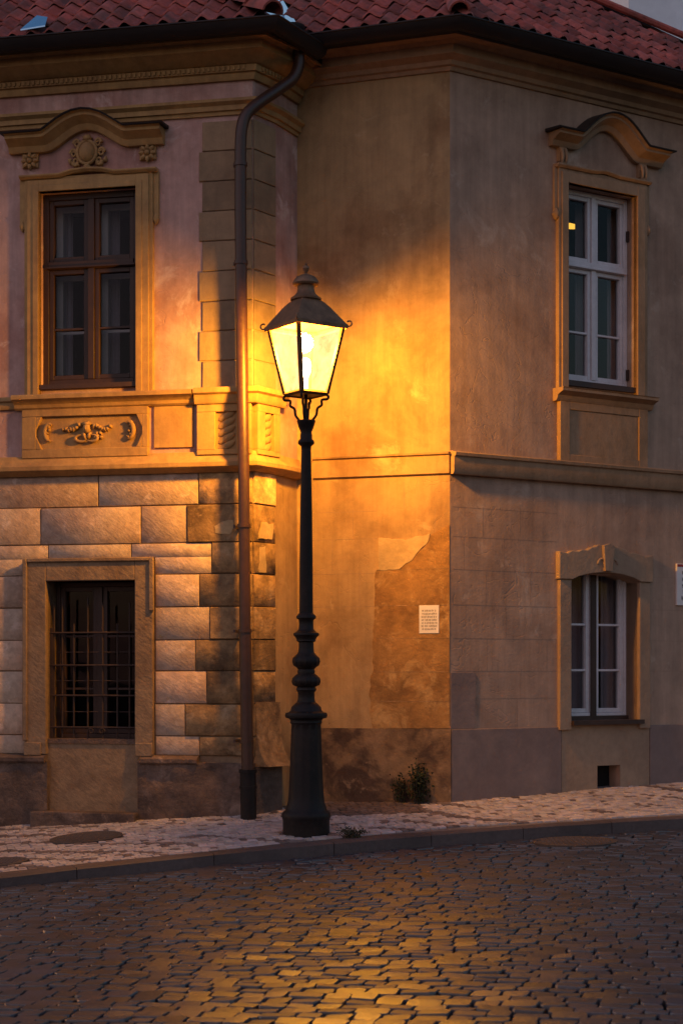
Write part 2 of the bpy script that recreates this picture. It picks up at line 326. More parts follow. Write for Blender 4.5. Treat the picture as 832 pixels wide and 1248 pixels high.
# ------------------------------------------------------------------ plan of the corner
A = Vector((-0.772, 14.29)); B = Vector((-0.589, 14.54)); C_ = Vector((-0.403, 14.92)); D = Vector((0.955, 14.47))
LW = Frame(A.x, A.y, R(-11.5)); AB = Frame(A.x, A.y, math.atan2(B.y-A.y, B.x-A.x)); BC = Frame(B.x, B.y, math.atan2(C_.y-B.y, C_.x-B.x))
MW = Frame(D.x, D.y, math.atan2(D.y-C_.y, D.x-C_.x)); RW = Frame(D.x, D.y, R(31.5))
LAB = (B-A).length; LBC = (C_-B).length; LCD = (D-C_).length
SL = -5.5; SR = 6.0
L0 = LW.p(SL, 0, 0).to_2d(); R0 = RW.p(SR, 0, 0).to_2d()
def lx(x, y, d=0): return LW.px(x, y, d)
def rx(x, y, d=0): return RW.px(x, y, d)

# ground heights
def kz(X):
    if X < -4: return kz(-4)+(X+4)*0.06
    if X > 4: return kz(4)+(X-4)*0.01
    return 0.0204+0.0462*X-0.0058*X*X
def interp(x, P):
    if x <= P[0][0]: p, q = P[0], P[1]
    elif x >= P[-1][0]: p, q = P[-2], P[-1]
    else:
        for i in range(len(P)-1):
            if P[i][0] <= x <= P[i+1][0]: p, q = P[i], P[i+1]; break
    return p[1]+(q[1]-p[1])*(x-p[0])/(q[0]-p[0])
def yk(X): return 12.86+0.41*X
YW = [(-7, 15.5), (-0.8, 14.3), (-0.4, 14.75), (0.955, 14.47), (7, 17.9)]
WZ = [(-6, -0.2), (-3.06, -0.029), (-0.78, 0.118), (-0.3, 0.165), (0.955, 0.208), (3.29, 0.279), (7, 0.33)]
def pz(X, Y):
    k = yk(X); w = interp(X, YW); t = (Y-k)/(w-k); return kz(X)+(interp(X, WZ)-kz(X))*t
def rz(X, Y):
    d = yk(X)-Y; return kz(X*0.9)-0.095-0.008*min(d, 8)

# ================================================================== LEFT HOUSE
ZTOP = 6.78
hL = empty('corner_house', (A.x, A.y, 0.1), 'corner house with pink plaster, stone quoins and carved window above a barred window', 'house')
uw = (lx(50, 350)[0], lx(168, 350)[0], lx(110, 472)[1], lx(110, 232)[1])        # upper window opening
lw = (lx(58, 800)[0], lx(166, 800)[0], lx(110, 905)[1], lx(110, 708)[1])        # lower
zs0, zs1 = 3.10, 3.28                                                          # string course
mb = MB()
wall(mb, LW, SL, 0, zs0+0.02, ZTOP, [(uw[0], uw[1], uw[2], uw[3], 0.22)])
wall(mb, AB, 0, LAB, zs0+0.02, ZTOP); wall(mb, BC, 0, LBC, zs0+0.02, ZTOP)
mb.build('plaster_wall', 'pink', hL)
mb = MB(); wall(mb, LW, SL, 0, -0.6, zs0+0.02, [(lw[0], lw[1], lw[2], lw[3], 0.34)], d=-0.012); wall(mb, AB, 0, LAB, -0.6, zs0+0.02, d=-0.008)
mb.build('joint_wall', 'surround', hL)
mb = MB(); wall(mb, BC, 0.0, LBC, -0.6, zs0+0.02); mb.build('return_wall', 'ochre_wall', hL)
# shell behind (back, side, ceiling) so that the rooms are closed
mb = MB(); bk = 19.5
pts = [L0, Vector((L0.x, bk)), Vector((-0.5, bk)), Vector((-0.43, 14.95))]
vs = [(p.x, p.y, z) for z in (-0.6, ZTOP) for p in pts]; mb.add(vs, [(0, 1, 5, 4), (1, 2, 6, 5), (2, 3, 7, 6)])
mb.add([(L0.x, L0.y, ZTOP-0.02), (L0.x, bk, ZTOP-0.02), (-0.5, bk, ZTOP-0.02), (C_.x, C_.y, ZTOP-0.02), (B.x, B.y, ZTOP-0.02), (A.x, A.y, ZTOP-0.02)], [(0, 1, 2, 3, 4, 5)])
mb.add([(L0.x, L0.y+0.3, 3.2), (L0.x, bk, 3.2), (-0.5, bk, 3.2), (-0.5, 15.3, 3.2), (-0.8, 14.7, 3.2)], [(0, 1, 2, 3, 4)])
mb.build('rear_walls', 'room', hL)

# ashlar courses below the string course
ys = [587, 616, 662, 700, 740, 780, 818, 858, 897, 921]
qx = [242, 228, 258, 243, 256, 238, 252, 226, 243]
bl = [[-75, 120], [-90, 50, 172], [-60, 59, 160], [-50, 30.5], [-70, 30.5], [-50, 30.5], [-75, 30.5], [-50, 30.5], [-70, 30.5]]
zc = [lx(200, y)[1] for y in ys]; zc[0] = zs0+0.005
ash = MB(); quo = MB(); g = 0.0035
xs = lambda x: lx(x, 780)[0]
zsur = lx(110, 681)[1]; s_in0, s_in1 = xs(31), xs(189)
for i in range(9):
    z1, z0 = zc[i], zc[i+1]; q = xs(qx[i]); edges = [xs(x) for x in bl[i]] if i < 3 else None
    tn = lambda: (lambda k, h: (k, k*(1+h), k*(1+h*1.6)))(random.uniform(0.8, 1.12), random.uniform(-0.06, 0.04))
    if i < 3:
        e = [SL, xs(-250), xs(-160)]+edges+[q]
        for a, b in zip(e[:-1], e[1:]):
            lo = z0
            if i == 2 and b > s_in0 and a < s_in1:   # blocks that run over the stone window frame
                aa = a; bb = b
                parts = [(a, b, zsur+0.004, z1)]
                if a < s_in0: parts.append((a, s_in0, z0, zsur+0.004))
                if b > s_in1: parts.append((s_in1, b, z0, zsur+0.004))
                t = tn()
                for (pa, pb, pz0, pz1) in parts: fblock(ash, LW, pa+g*(pa == a), pb-g*(pb == b), pz0+(g if pz0 == z0 else -0.001), pz1-(g if pz1 == z1 else 0), 0.016, jit=0.0, bev=0.004, tint=t, base=-0.012)
                continue
            fblock(ash, LW, a+g, b-g, lo+g, z1-g, random.uniform(0.015, 0.021), tint=tn(), base=-0.012)
    else:
        e = [SL, xs(-250), xs(-160)]+[xs(x) for x in bl[i]]
        e[-1] = s_in0
        for a, b in zip(e[:-1], e[1:]): fblock(ash, LW, a+g, b-g, z0+g, z1-g, random.uniform(0.015, 0.021), tint=tn(), base=-0.012)
        fblock(ash, LW, s_in1+g, q-g, z0+g, z1-g, random.uniform(0.015, 0.021), tint=tn(), base=-0.012)
    k = random.uniform(0.75, 1.25)
    if i == 0: k = 1.5
    fblock(quo, LW, q+g, -0.004, z0+g, z1-g, random.uniform(0.02, 0.03), tint=(k, k, k*0.95), base=-0.012)
    k = k*random.uniform(0.85, 1.3)
    if i < 2: k *= 1.35
    fblock(quo, AB, 0.004, LAB-0.004, z0+g, z1-g, random.uniform(0.02, 0.03), tint=(k, k, k*0.95), base=-0.010)
ash.build('ashlar_stones', 'ashlar', hL, smooth=60)
quo.build('quoin_stones', 'quoin', hL, smooth=60)
# two pale repair patches on the quoins
mb = MB(); a, z = xs(263), lx(263, 650)[1]
prism(mb, LW, ragged([(a, z), (a+0.13, z-0.01), (a+0.17, z+0.05), (a+0.16, z+0.12), (a+0.05, z+0.1), (a-0.01, z+0.06)]), 0.01, 0.021)
mb.build('repair_patch', 'patchlight', hL); mb = MB(); a = 0.06; z = lx(300, 655)[1]; prism(mb, AB, ragged([(a, z), (a+0.19, z), (a+0.2, z+0.13), (a+0.04, z+0.14)]), 0.01, 0.023)
mb.build('repair_patch', 'patchlight', hL); mb = MB(); z = lx(300, 697)[1]; prism(mb, AB, ragged([(a, z), (a+0.1, z), (a+0.09, z+0.24), (a+0.01, z+0.22)]), 0.01, 0.022)
mb.build('repair_patch', 'patchlight', hL)
# plinth
zp = lx(200, 925)[1]
s_ap0, s_ap1 = xs(60), xs(170)
def roughwall(mb, fr, s0, s1, z0, z1, d, amp=0.02, step=0.05, seed=0, batter=0.0):
    ns = max(2, int((s1-s0)/step)); nz = max(2, int((z1-z0)/step)); vs = []; fs = []
    for j in range(nz+1):
        for i in range(ns+1):
            a = s0+(s1-s0)*i/ns; z = z0+(z1-z0)*j/nz
            h = noise.noise(Vector((a*4+seed, z*4, seed)))*amp+noise.noise(Vector((a*11+seed, z*11, seed)))*amp*0.5
            if i in (0, ns) or j == nz: h *= 0.3
            vs.append(fr.p(a, d+h+batter*(1-j/nz), z))
    for j in range(nz):
        for i in range(ns): k = j*(ns+1)+i; fs.append((k, k+1, k+ns+2, k+ns+1))
    # top and side returns
    o = len(vs)
    top = [nz*(ns+1)+i for i in range(ns+1)]
    for i in range(ns+1): vs.append(fr.p(s0+(s1-s0)*i/ns, -0.05, z1))
    for i in range(ns): fs.append((top[i], top[i+1], o+i+1, o+i))
    for side, ii in ((s0, 0), (s1, ns)):
        o = len(vs)
        for j in range(nz+1): vs.append(fr.p(side, -0.36, z0+(z1-z0)*j/nz))
        for j in range(nz): fs.append((j*(ns+1)+ii, (j+1)*(ns+1)+ii, o+j+1, o+j))
    mb.add(vs, fs)
mb = MB(); roughwall(mb, LW, SL, s_ap0, -0.6, zp-0.03, 0.055, 0.035, seed=1); roughwall(mb, LW, s_ap1, 0.02, -0.6, zp-0.03, 0.055, 0.035, seed=5)
roughwall(mb, AB, -0.02, LAB+0.03, -0.6, zp-0.06, 0.06, 0.03, seed=9)
mb.build('plinth', 'plinth', hL, smooth=60)
mb = MB()
pr = [(-0.02, zp-0.045), (0.07, zp-0.045), (0.085, zp-0.03), (0.085, zp), (0.06, zp+0.015), (0.015, zp+0.03), (-0.02, zp+0.03)]
def fmould(mb, fr, s0, s1, prof): sweep(mb, fr, [(s0, 0), (s1, 0)], [(d, z) for d, z in prof])
fmould(mb, LW, SL, s_ap0-0.02, pr); fmould(mb, LW, s_ap1+0.02, xs(243), pr)
mb.build('plinth_cap', 'plinth', hL)
# swelling foot of the splayed corner
mb = MB(); pr = [(-0.02, zp-0.06), (0.16, zp-0.06), (0.11, zp-0.01), (0.06, zp+0.08), (0.035, zp+0.22), (0.022, zp+0.5), (-0.02, zp+0.5)]
planmould(mb, [tuple(AB.p(0.02, 0, 0).to_2d()), tuple(B), tuple(BC.p(0.06, 0, 0).to_2d())], pr); mb.build('corner_foot', 'quoin', hL)
# apron below barred window, step
mb = MB(); roughwall(mb, LW, s_ap0+0.002, s_ap1-0.002, -0.5, lw[2]-0.01, -0.03, 0.012, seed=3)
mb.build('window_apron', 'apron', hL, smooth=60)
mb = MB(); za = lx(110, 990, 0.1)[1]; fbox(mb, LW, xs(45), xs(171), za-0.5, za, -0.04, 0.17); mb.build('door_step', 'plinth', hL, bevel=0.012)

# stone frame of barred window
mb = MB()
o0, o1, ot, ob = xs(32), xs(188), lx(110, 682)[1], lx(110, 920)[1]
for (a, b, z0, z1) in ((o0, lw[0], ob, ot), (lw[1], o1, ob, ot)): fbox(mb, LW, a, b, z0, z1, -0.34, 0.045)
fbox(mb, LW, lw[0], lw[1], lw[3], ot, -0.34, 0.044)
# raised outer fillet
fbox(mb, LW, o0-0.012, o0+0.03, ob+0.12, ot+0.012, 0.04, 0.068); fbox(mb, LW, o1-0.03, o1+0.012, lx(180, 745)[1], ot+0.012, 0.04, 0.068)
fbox(mb, LW, o0+0.03, o1-0.03, ot-0.022, ot+0.012, 0.04, 0.067)
fbox(mb, LW, o0+0.0, o0+0.16, ob-0.01, ob+0.11, 0.04, 0.06); fbox(mb, LW, o1-0.16, o1-0.0, ob-0.01, ob+0.11, 0.04, 0.06)
mb.build('stone_window_frame', 'surround', hL, bevel=0.008)

# barred window
def fillwin(parent, fr, a0, a1, z0, z1, dep, fmat, fw, mull, transom, bars, sash=0.045, pane_lab=None, curt=None, inner=None, name='window'):
    """window: outer frame mesh, children sash / pane / curtain. bars: list of z for glazing bars"""
    mb = MB(); d1 = -dep+0.05; ring(mb, fr, a0, a1, z0, z1, fw, -dep-0.04, d1)
    am = (a0+a1)/2
    fbox(mb, fr, am-mull/2, am+mull/2, z0+fw, z1-fw, -dep-0.035, d1+0.006)
    rows = [(z0+fw, z1-fw)]
    if transom:
        fbox(mb, fr, a0+fw, a1-fw, transom-0.035, transom+0.035, -dep-0.036, d1+0.012)
        fbox(mb, fr, a0+fw*0.6, a1-fw*0.6, transom-0.03, transom-0.01, d1+0.012, d1+0.03)
        rows = [(z0+fw, transom-0.035), (transom+0.035, z1-fw)]
    w = mb.build(name, fmat, parent, bevel=0.004)
    for (c0, c1) in ((a0+fw, am-mull/2), (am+mull/2, a1-fw)):
        for (r0, r1) in rows:
            s = MB(); ring(s, fr, c0+0.002, c1-0.002, r0+0.002, r1-0.002, sash, -dep-0.02, d1-0.012)
            for zb in bars:
                if r0 < zb < r1: fbox(s, fr, c0+sash, c1-sash, zb-0.010, zb+0.010, -dep-0.01, d1-0.02)
            s.build('sash', fmat, w, bevel=0.003)
            p = MB(); dd = -dep+0.004; v = [fr.p(x, dd, z) for x, z in ((c0+sash-.005, r0+sash-.005), (c1-sash+.005, r0+sash-.005), (c1-sash+.005, r1-sash+.005), (c0+sash-.005, r1-sash+.005))]
            p.add(v, [(0, 1, 2, 3)]); p.build('pane', 'glass', w, smooth=0)
            if inner:
                q = MB(); dd = -dep-0.13
                ring(q, fr, c0+0.002, c1-0.002, r0+0.002, r1-0.0, inner, dd-0.03, dd)
                for zb in bars:
                    if r0 < zb < r1: fbox(q, fr, c0+inner, c1-inner, zb-0.012, zb+0.012, dd-0.02, dd-0.002)
                q.build('inner_sash', 'inner', w)
            if curt:
                cu = MB(); f0, f1 = curt; n = 40; aa = c0+(c1-c0)*f0; bb = c0+(c1-c0)*f1
                vs = []
                for zz in (r0, r1):
                    for i in range(n+1):
                        t = i/n; vs.append(fr.p(aa+(bb-aa)*t, -dep-0.19+0.018*math.sin(t*26)+0.006*math.sin(t*61), zz))
                cu.add(vs, [(i, i+1, n+2+i, n+1+i) for i in range(n)]); cu.build('curtain', 'curtain', w, smooth=80)
    return w
zb = lambda y: lx(110, y)[1]
wb = fillwin(hL, LW, lw[0], lw[1], lw[2]+0.03, lw[3], 0.26, 'dkbrown', 0.04, 0.05, None, [zb(775), zb(840)], sash=0.04, name='barred_window')
mb = MB(); fbox(mb, LW, lw[0], lw[1], lw[2]-0.012, lw[2]+0.03, -0.30, 0.0); mb.build('sill', 'plinth', wb)
mb = MB(); rr = 0.0085
vx = [66, 76, 90, 107, 125, 143, 158]
for i, x in enumerate(vx):
    a = lx(x, 800, -0.07)[0]; top = 728 if x in (107, 76) else (760 if x in (90, 143) else 735)
    tube(mb, [LW.p(a, -0.07, lw[2]+0.03), LW.p(a, -0.07, zb(top))], rr, 8)
for y in (771, 811, 848, 887):
    z = zb(y); tube(mb, [LW.p(lw[0]-0.0, -0.055, z), LW.p(lw[1]-0.005, -0.055, z)], rr, 8)
for y in (795, 830, 868):
    z = zb(y); tube(mb, [LW.p(lw[0]+0.05, -0.085, z), LW.p(lw[1]-0.02, -0.085, z)], rr*0.6, 6)
a = lx(64, 800, -0.07)[0]; fbox(mb, LW, a-0.02, a+0.012, lw[2]+0.02, zb(765), -0.075, -0.05)
for k, yy in ((1, 893), (-1, 893)):      # scroll at the foot
    cx_ = lx(115, 890)[0]+0.05*k
    tube(mb, [LW.p(cx_+0.03*math.cos(t*0.7)*k*(1-t*0.07), -0.05, zb(yy)+0.03*math.sin(t*0.7)*(1-t*0.07)+0.01) for t in range(11)], 0.006, 6)
mb.build('window_grille', 'rust', hL)

# string course of left house
mb = MB(); pr = [(-0.05, zs0), (0.035, zs0), (0.05, zs0+0.012), (0.085, zs0+0.03), (0.105, zs0+0.045), (0.105, zs0+0.08), (0.085, zs0+0.10), (0.05, zs0+0.135), (0.03, zs0+0.18), (-0.05, zs0+0.18)]
planmould(mb, [tuple(L0), tuple(A), tuple(B), tuple(BC.p(LBC-0.02, 0, 0).to_2d())], pr); mb.build('string_course', 'trim', hL, bevel=0.004)

# pedestal zone: panels, sill cornice
zc0, zc1 = lx(110, 498)[1], lx(110, 481)[1]
def cornice_prof(z0, z1, dmax): h = z1-z0; return [(-0.03, z0), (0.03, z0), (0.03+dmax*0.15, z0+h*0.12), (0.03+dmax*0.2, z0+h*0.35), (dmax*0.65, z0+h*0.55), (dmax, z0+h*0.66), (dmax, z0+h*0.88), (dmax*0.9, z0+h), (-0.03, z0+h+0.01)]
mb = MB(); planmould(mb, [tuple(LW.p(xs(20), 0, 0).to_2d()), tuple(LW.p(xs(238), 0, 0).to_2d())], cornice_prof(zc0, zc1, 0.13)); mb.build('window_cornice_sill', 'trim', hL)
mb = MB(); planmould(mb, [tuple(L0), tuple(LW.p(xs(20)-0.001, 0, 0).to_2d())], cornice_prof(zc0+0.01, zc1-0.005, 0.06)); mb.build('sill_band', 'trim', hL)
mb = MB(); x0, x1 = xs(29), xs(182); zA, zB = zs1-0.02, zc0
# carved panel: box with lozenge-ended recess
r0, r1, rA, rB = xs(46), xs(175), lx(110, 547)[1], lx(110, 507)[1]
fbox(mb, LW, x0, x1, zA, rA, -0.02, 0.05); fbox(mb, LW, x0, x1, rB, zB, -0.02, 0.05); fbox(mb, LW, x0, r0, rA, rB, -0.02, 0.05); fbox(mb, LW, r1, x1, rA, rB, -0.02, 0.05)
for (a, sg) in ((r0, 1), (r1, -1)):
    zm = (rA+rB)/2
    for (q0, q1) in ((rA, zm-0.03), (rB, zm+0.03)): prism(mb, LW, [(a, q0), (a+sg*0.055, q0), (a, q1)], -0.02, 0.049)
pn = mb.build('carved_panel', 'trim', hL, bevel=0.005)
mb = MB(); fbox(mb, LW, r0-0.0, r1+0.0, rA-0.0, rB, -0.02, 0.012); mb.build('panel_ground', 'trim', pn)
# relief: central mask with wings, festoons, two side scrolls
mb = MB(); cx0, czz = xs(107), lx(107, 525)[1]; d = 0.022
blob(mb, LW, cx0, czz+0.02, d, 0.038, 0.05, 0.045); blob(mb, LW, cx0, czz+0.055, d, 0.045, 0.025, 0.04, lob=6, amp=.1)
blob(mb, LW, cx0, czz+0.012, d+0.035, 0.008, 0.014, 0.016); blob(mb, LW, cx0-0.014, czz+0.028, d+0.032, 0.01, 0.006, 0.01); blob(mb, LW, cx0+0.014, czz+0.028, d+0.032, 0.01, 0.006, 0.01)
blob(mb, LW, cx0-0.02, czz-0.05, d, 0.02, 0.04, 0.03, 0.4); blob(mb, LW, cx0+0.022, czz-0.045, d, 0.02, 0.035, 0.03, -0.4)
for sg in (-1, 1):
    for k in range(7):
        t = k/6; blob(mb, LW, cx0+sg*(0.07+0.15*t), czz+0.045-0.035*math.sin(t*2.4)+random.uniform(-.01, .01), d, 0.026-0.008*t, 0.019, 0.03, random.uniform(-1, 1), lob=5, amp=0.22)
    tube(mb, [LW.p(cx0+sg*(0.05+0.055*math.sin(t)), d+0.015, czz-0.07+0.03*math.cos(t)) for t in [x*0.5 for x in range(9)]], [0.006+0.01*math.sin(x*0.39) for x in range(9)], 8)
    cc = xs(62) if sg < 0 else xs(158)
    tube(mb, [LW.p(cc+sg*0.045*math.cos(t), d+0.012, czz-0.01+0.075*math.sin(t)) for t in [-1.7+x*0.34 for x in range(12)]], [0.007+0.016*math.sin((x+0.6)*0.26) for x in range(12)], 8)
    for k in range(6): blob(mb, LW, cc+sg*(0.03-0.03*random.random()), czz-0.07+0.027*k, d+0.008, 0.02, 0.013, 0.02, random.uniform(-1, 1), lob=4, amp=.2)
for k in range(5): blob(mb, LW, cx0+0.11+random.uniform(-.03, .03), czz-0.04+random.uniform(-.025, .025), d, 0.02, 0.016, 0.025, random.uniform(-1, 1), lob=5, amp=.2)
mb.build('carved_relief', 'trim', pn, smooth=60)
# blank pink panel right of carved panel, terracotta strip
mb = MB(); fbox(mb, LW, xs(188), xs(236), lx(200, 546)[1], zc0, -0.01, 0.018); mb.build('blank_panel', 'trim', hL, bevel=0.004)
# pilaster: pedestals (front and splay) with pulvinated panels
def pedestal(fr, a0, a1, cap_path, nm='pedestal'):
    m = MB(); zt = lx(262, 492)[1]; zb_ = zs1-0.03
    pa, pb = a0+(a1-a0)*0.34, a0+(a1-a0)*0.74; p0, p1 = lx(262, 549)[1], lx(262, 503)[1]
    fbox(m, fr, a0, a1, zb_, p0, -0.02, 0.06); fbox(m, fr, a0, a1, p1, zt, -0.02, 0.06); fbox(m, fr, a0, pa, p0, p1, -0.02, 0.06); fbox(m, fr, pb, a1, p0, p1, -0.02, 0.06)
    fbox(m, fr, pa, pb, p0, p1, -0.02, 0.03)
    for k in range(5):
        z = p0+(p1-p0)*(k+0.5)/5; blob(m, fr, (pa+pb)/2, z, 0.03, (pb-pa)*0.42, (p1-p0)/9, 0.022, 0.5, lob=2, amp=.1)
    return m.build(nm, 'trim', hL, bevel=0.004)
pedestal(LW, xs(242), -0.0, None); pedestal(AB, 0.0, LAB, None)
mb = MB(); zt = lx(262, 492)[1]; planmould(mb, [tuple(LW.p(xs(240), 0, 0).to_2d()), tuple(A), tuple(B), tuple(BC.p(0.05, 0, 0).to_2d())], [(d+0.045 if d > 0 else d, z) for d, z in cornice_prof(zt-0.01, zt+0.125, 0.085)])
mb.build('pedestal_cap', 'trim', hL)
# pilaster strip with shallow render blocks
mb = MB(); zz0 = zt+0.11; zz1 = lx(262, 148)[1]; n = 9
for k in range(n):
    a = xs(243 if k % 2 else 247); z0 = zz0+(zz1-zz0)*k/n; z1 = zz0+(zz1-zz0)*(k+1)/n; t = random.uniform(0.85, 1.15)
    fblock(mb, LW, a, -0.003, z0+0.003, z1-0.003, 0.018, jit=0.002, bev=0.006, tint=(t, t, t))
    fblock(mb, AB, 0.003, LAB-0.003, z0+0.003, z1-0.003, 0.018, jit=0.002, bev=0.006, tint=(t, t, t))
mb.build('pilaster_blocks', 'strip', hL)

# upper window of left house
mb = MB(); o0, o1 = xs(32), xs(188); ot = lx(110, 214)[1]; obt = zc1+0.0
def fr_ring(mb, fr, o0, o1, i0, i1, zb_, it, ot, d, steps):
    # stepped architrave: outer to inner fillets
    for (k, dd) in steps:
        a0 = o0+(i0-o0)*k; a1 = o1-(o1-i1)*k; t = ot-(ot-it)*k
        fbox(mb, fr, a0, i0, zb_, t, -0.01, dd); fbox(mb, fr, i1, a1, zb_, t, -0.01, dd); fbox(mb, fr, i0, i1, it, t, -0.01, dd-0.0015)
fr_ring(mb, LW, o0, o1, uw[0], uw[1], obt, uw[3], ot, 0.04, [(0.0, 0.045), (0.22, 0.062), (0.62, 0.04+0.03)])
for (a, sg) in ((o0, -1), (o1, 1)):        # side ears
    fbox(mb, LW, min(a, a+sg*0.05), max(a, a+sg*0.05), lx(a and 110 or 110, 270)[1], ot, -0.01, 0.03)
    blob(mb, LW, a+sg*0.025, lx(110, 272)[1], 0.02, 0.028, 0.05, 0.03, lob=4, amp=.15)
sweep(mb, LW, [(o0-0.04, ot), (xs(75), ot), (xs(90), ot+0.03), (xs(108), ot+0.04), (xs(127), ot+0.03), (xs(142), ot), (o1+0.04, ot)], [(-0.01, -0.015), (0.06, -0.015), (0.085, 0.005), (0.085, 0.02), (-0.01, 0.025)])
mb.build('window_architrave', 'trim', hL, bevel=0.004)
# pediment
def arcpath(a0, b0, b1, a1, zf, rise, n=14):
    pts = [(a0, zf)]
    for i in range(n+1):
        t = i/n; q = (1-math.cos(2*math.pi*t))/2; q = q**0.75; pts.append((b0+(b1-b0)*t, zf+rise*q))
    pts.append((a1, zf)); return pts
zf = lx(110, 183)[1]
path = arcpath(xs(14), xs(60), xs(156), xs(201), zf, 0.17)
ppro = [(-0.02, 0), (0.05, 0), (0.065, 0.02), (0.075, 0.05), (0.13, 0.085), (0.16, 0.10), (0.16, 0.125), (0.19, 0.135), (-0.02, 0.145)]
mb = MB(); sweep(mb, LW, path, ppro); mb.build('window_pediment', 'trim', hL)
mb = MB(); p2 = [(path[0][0]-0.035, zf)]+path[1:-1]+[(path[-1][0]+0.035, zf)]; sweep(mb, LW, p2, [(-0.02, 0.146), (0.20, 0.138), (0.205, 0.15), (-0.02, 0.175)]); mb.build('pediment_flashing', 'gutter', hL)
# cartouche and rosettes
def torus_relief(mb, fr, a, z, d, r, t, e=1.0, n=22):
    tube(mb, [fr.p(a+r*math.cos(2*math.pi*k/n), d, z+r*e*math.sin(2*math.pi*k/n)) for k in range(n+1)], t, 8)
mb = MB(); a, z = xs(108), lx(108, 187)[1]
blob(mb, LW, a, z, 0.03, 0.075, 0.095, 0.075, seg=18); torus_relief(mb, LW, a, z, 0.045, 0.088, 0.016, 1.15)
for sg in (-1, 1):
    for (r, zz, q) in ((0.13, 0.0, 1), (0.11, -0.075, -1), (0.1, 0.085, 1)):
        tube(mb, [LW.p(a+sg*(r+0.032*(1-t*0.055)*math.cos(t*0.75)), 0.03, z+zz+q*0.04*(1-t*0.055)*math.sin(t*0.75)) for t in range(13)], [0.016-0.0008*t for t in range(13)], 8)
    for k in range(4): blob(mb, LW, a+sg*(0.06+0.035*k), z-0.11+0.03*abs(k-1.5), 0.02, 0.028, 0.018, 0.025, sg*(0.5+k*0.3), lob=3, amp=.15)
blob(mb, LW, a, z-0.125, 0.03, 0.035, 0.03, 0.04, lob=6, amp=.15); blob(mb, LW, a, z+0.125, 0.03, 0.045, 0.035, 0.05, lob=5, amp=.15)
mb.build('cartouche', 'trim', hL, smooth=60)
for x, y in ((38, 197), (181, 187)):
    mb = MB(); a, z = lx(x, y); fbox(mb, LW, a-0.075, a+0.075, z-0.06, zf, -0.01, 0.025)
    for k in range(8): blob(mb, LW, a+0.052*math.cos(k*0.785), z+0.052*math.sin(k*0.785), 0.03, 0.03, 0.02, 0.026, k*0.785, lob=3, amp=.1)
    blob(mb, LW, a, z, 0.04, 0.025, 0.025, 0.03); mb.build('rosette', 'trim', hL, smooth=60)
wU = fillwin(hL, LW, uw[0], uw[1], uw[2]+0.03, uw[3], 0.10, 'brown', 0.055, 0.06, lx(110, 320)[1], [lx(110, 398)[1]], sash=0.04, inner=0.062, name='brown_window')
mb = MB(); fbox(mb, LW, uw[0]-0.0, uw[1]+0.0, uw[2]-0.01, uw[2]+0.03, -0.2, 0.05); mb.build('sill', 'dkbrown', wU)
mb = MB()  # half-drawn blind behind
for a0_, a1_ in ((uw[0]-0.05, uw[0]+0.17), (uw[0]+0.42, uw[0]+0.62)):
    vs_ = [LW.p(a0_+(a1_-a0_)*i/30, -0.36+0.018*math.sin(i*1.1)+0.006*math.sin(i*2.7), z) for z in (uw[2], uw[3]) for i in range(31)]
    mb = MB(); mb.add(vs_, [(i, i+1, 32+i, 31+i) for i in range(30)]); mb.build('curtain', 'curtain', wU, smooth=80)

# entablature of left house: architrave moulding, frieze (plain), dentil cornice
zm = lx(200, 146)[1]
mb = MB(); pl = [tuple(L0), tuple(A), tuple(B), tuple(BC.p(LBC-0.01, 0, 0).to_2d())]
h = 0.125; planmould(mb, pl, [(-0.02, zm), (0.02, zm), (0.025, zm+0.03), (0.045, zm+0.035), (0.05, zm+0.075), (0.085, zm+0.1), (0.085, zm+h), (-0.02, zm+h+0.02)]); mb.build('architrave_moulding', 'trim', hL)
zq = lx(200, 105)[1]; zt2 = 6.80
mb = MB(); planmould(mb, pl, [(-0.02, zq), (0.03, zq), (0.045, zq+0.03), (0.05, zq+0.055), (0.075, zq+0.06), (0.075, zq+0.115), (0.10, zq+0.12), (0.13, zq+0.15), (0.2, zq+0.19), (0.215, zq+0.2), (0.215, zq+0.27), (0.25, zq+0.29), (0.30, zt2-0.02), (0.30, zt2), (-0.02, zt2)])
mb.build('eaves_cornice', 'trim', hL)
mb = MB(); k = SL+0.03
while k < -0.03: fbox(mb, LW, k, k+0.022, zq+0.070, zq+0.105, 0.07, 0.09); k += 0.045
mb.build('dentil_row', 'trim', hL); mb = MB(); k = 0.03
while k < LAB: fbox(mb, AB, k, k+0.022, zq+0.070, zq+0.105, 0.07, 0.09); k += 0.045
mb.build('dentil_row', 'trim', hL)

# ================================================================== RIGHT HOUSE
hR = empty('corner_house', (D.x, D.y, 0.2), 'beige plastered house with angled blank wall and white-framed arched window', 'house')
u2 = (rx(688, 350)[0], rx(772, 350)[0], rx(730, 473)[1], rx(730, 232)[1])
l2 = (rx(693, 800)[0], rx(776, 800)[0], rx(735, 881)[1], rx(735, 700)[1])
vt = (rx(727, 945)[0], rx(755, 945)[0], rx(741, 961)[1], rx(741, 933)[1])
mb = MB(); wall(mb, RW, 0, SR, -0.5, ZTOP, [(u2[0], u2[1], u2[2], u2[3], 0.2), (l2[0], l2[1], l2[2], l2[3], 0.26), (vt[0], vt[1], vt[2], vt[3], 0.2)]); mb.build('street_wall', 'beige', hR)
mb = MB(); wall(mb, MW, -LCD, 0, -0.5, ZTOP); mb.build('angled_wall', 'ochre_wall', hR)
mb = MB(); pts = [Vector((R0.x, R0.y)), Vector((R0.x, 21)), Vector((-0.36, 21)), Vector((-0.36, 15.0))]
vs = [(p.x, p.y, z) for z in (-0.6, ZTOP) for p in pts]; mb.add(vs, [(0, 1, 5, 4), (1, 2, 6, 5), (2, 3, 7, 6)])
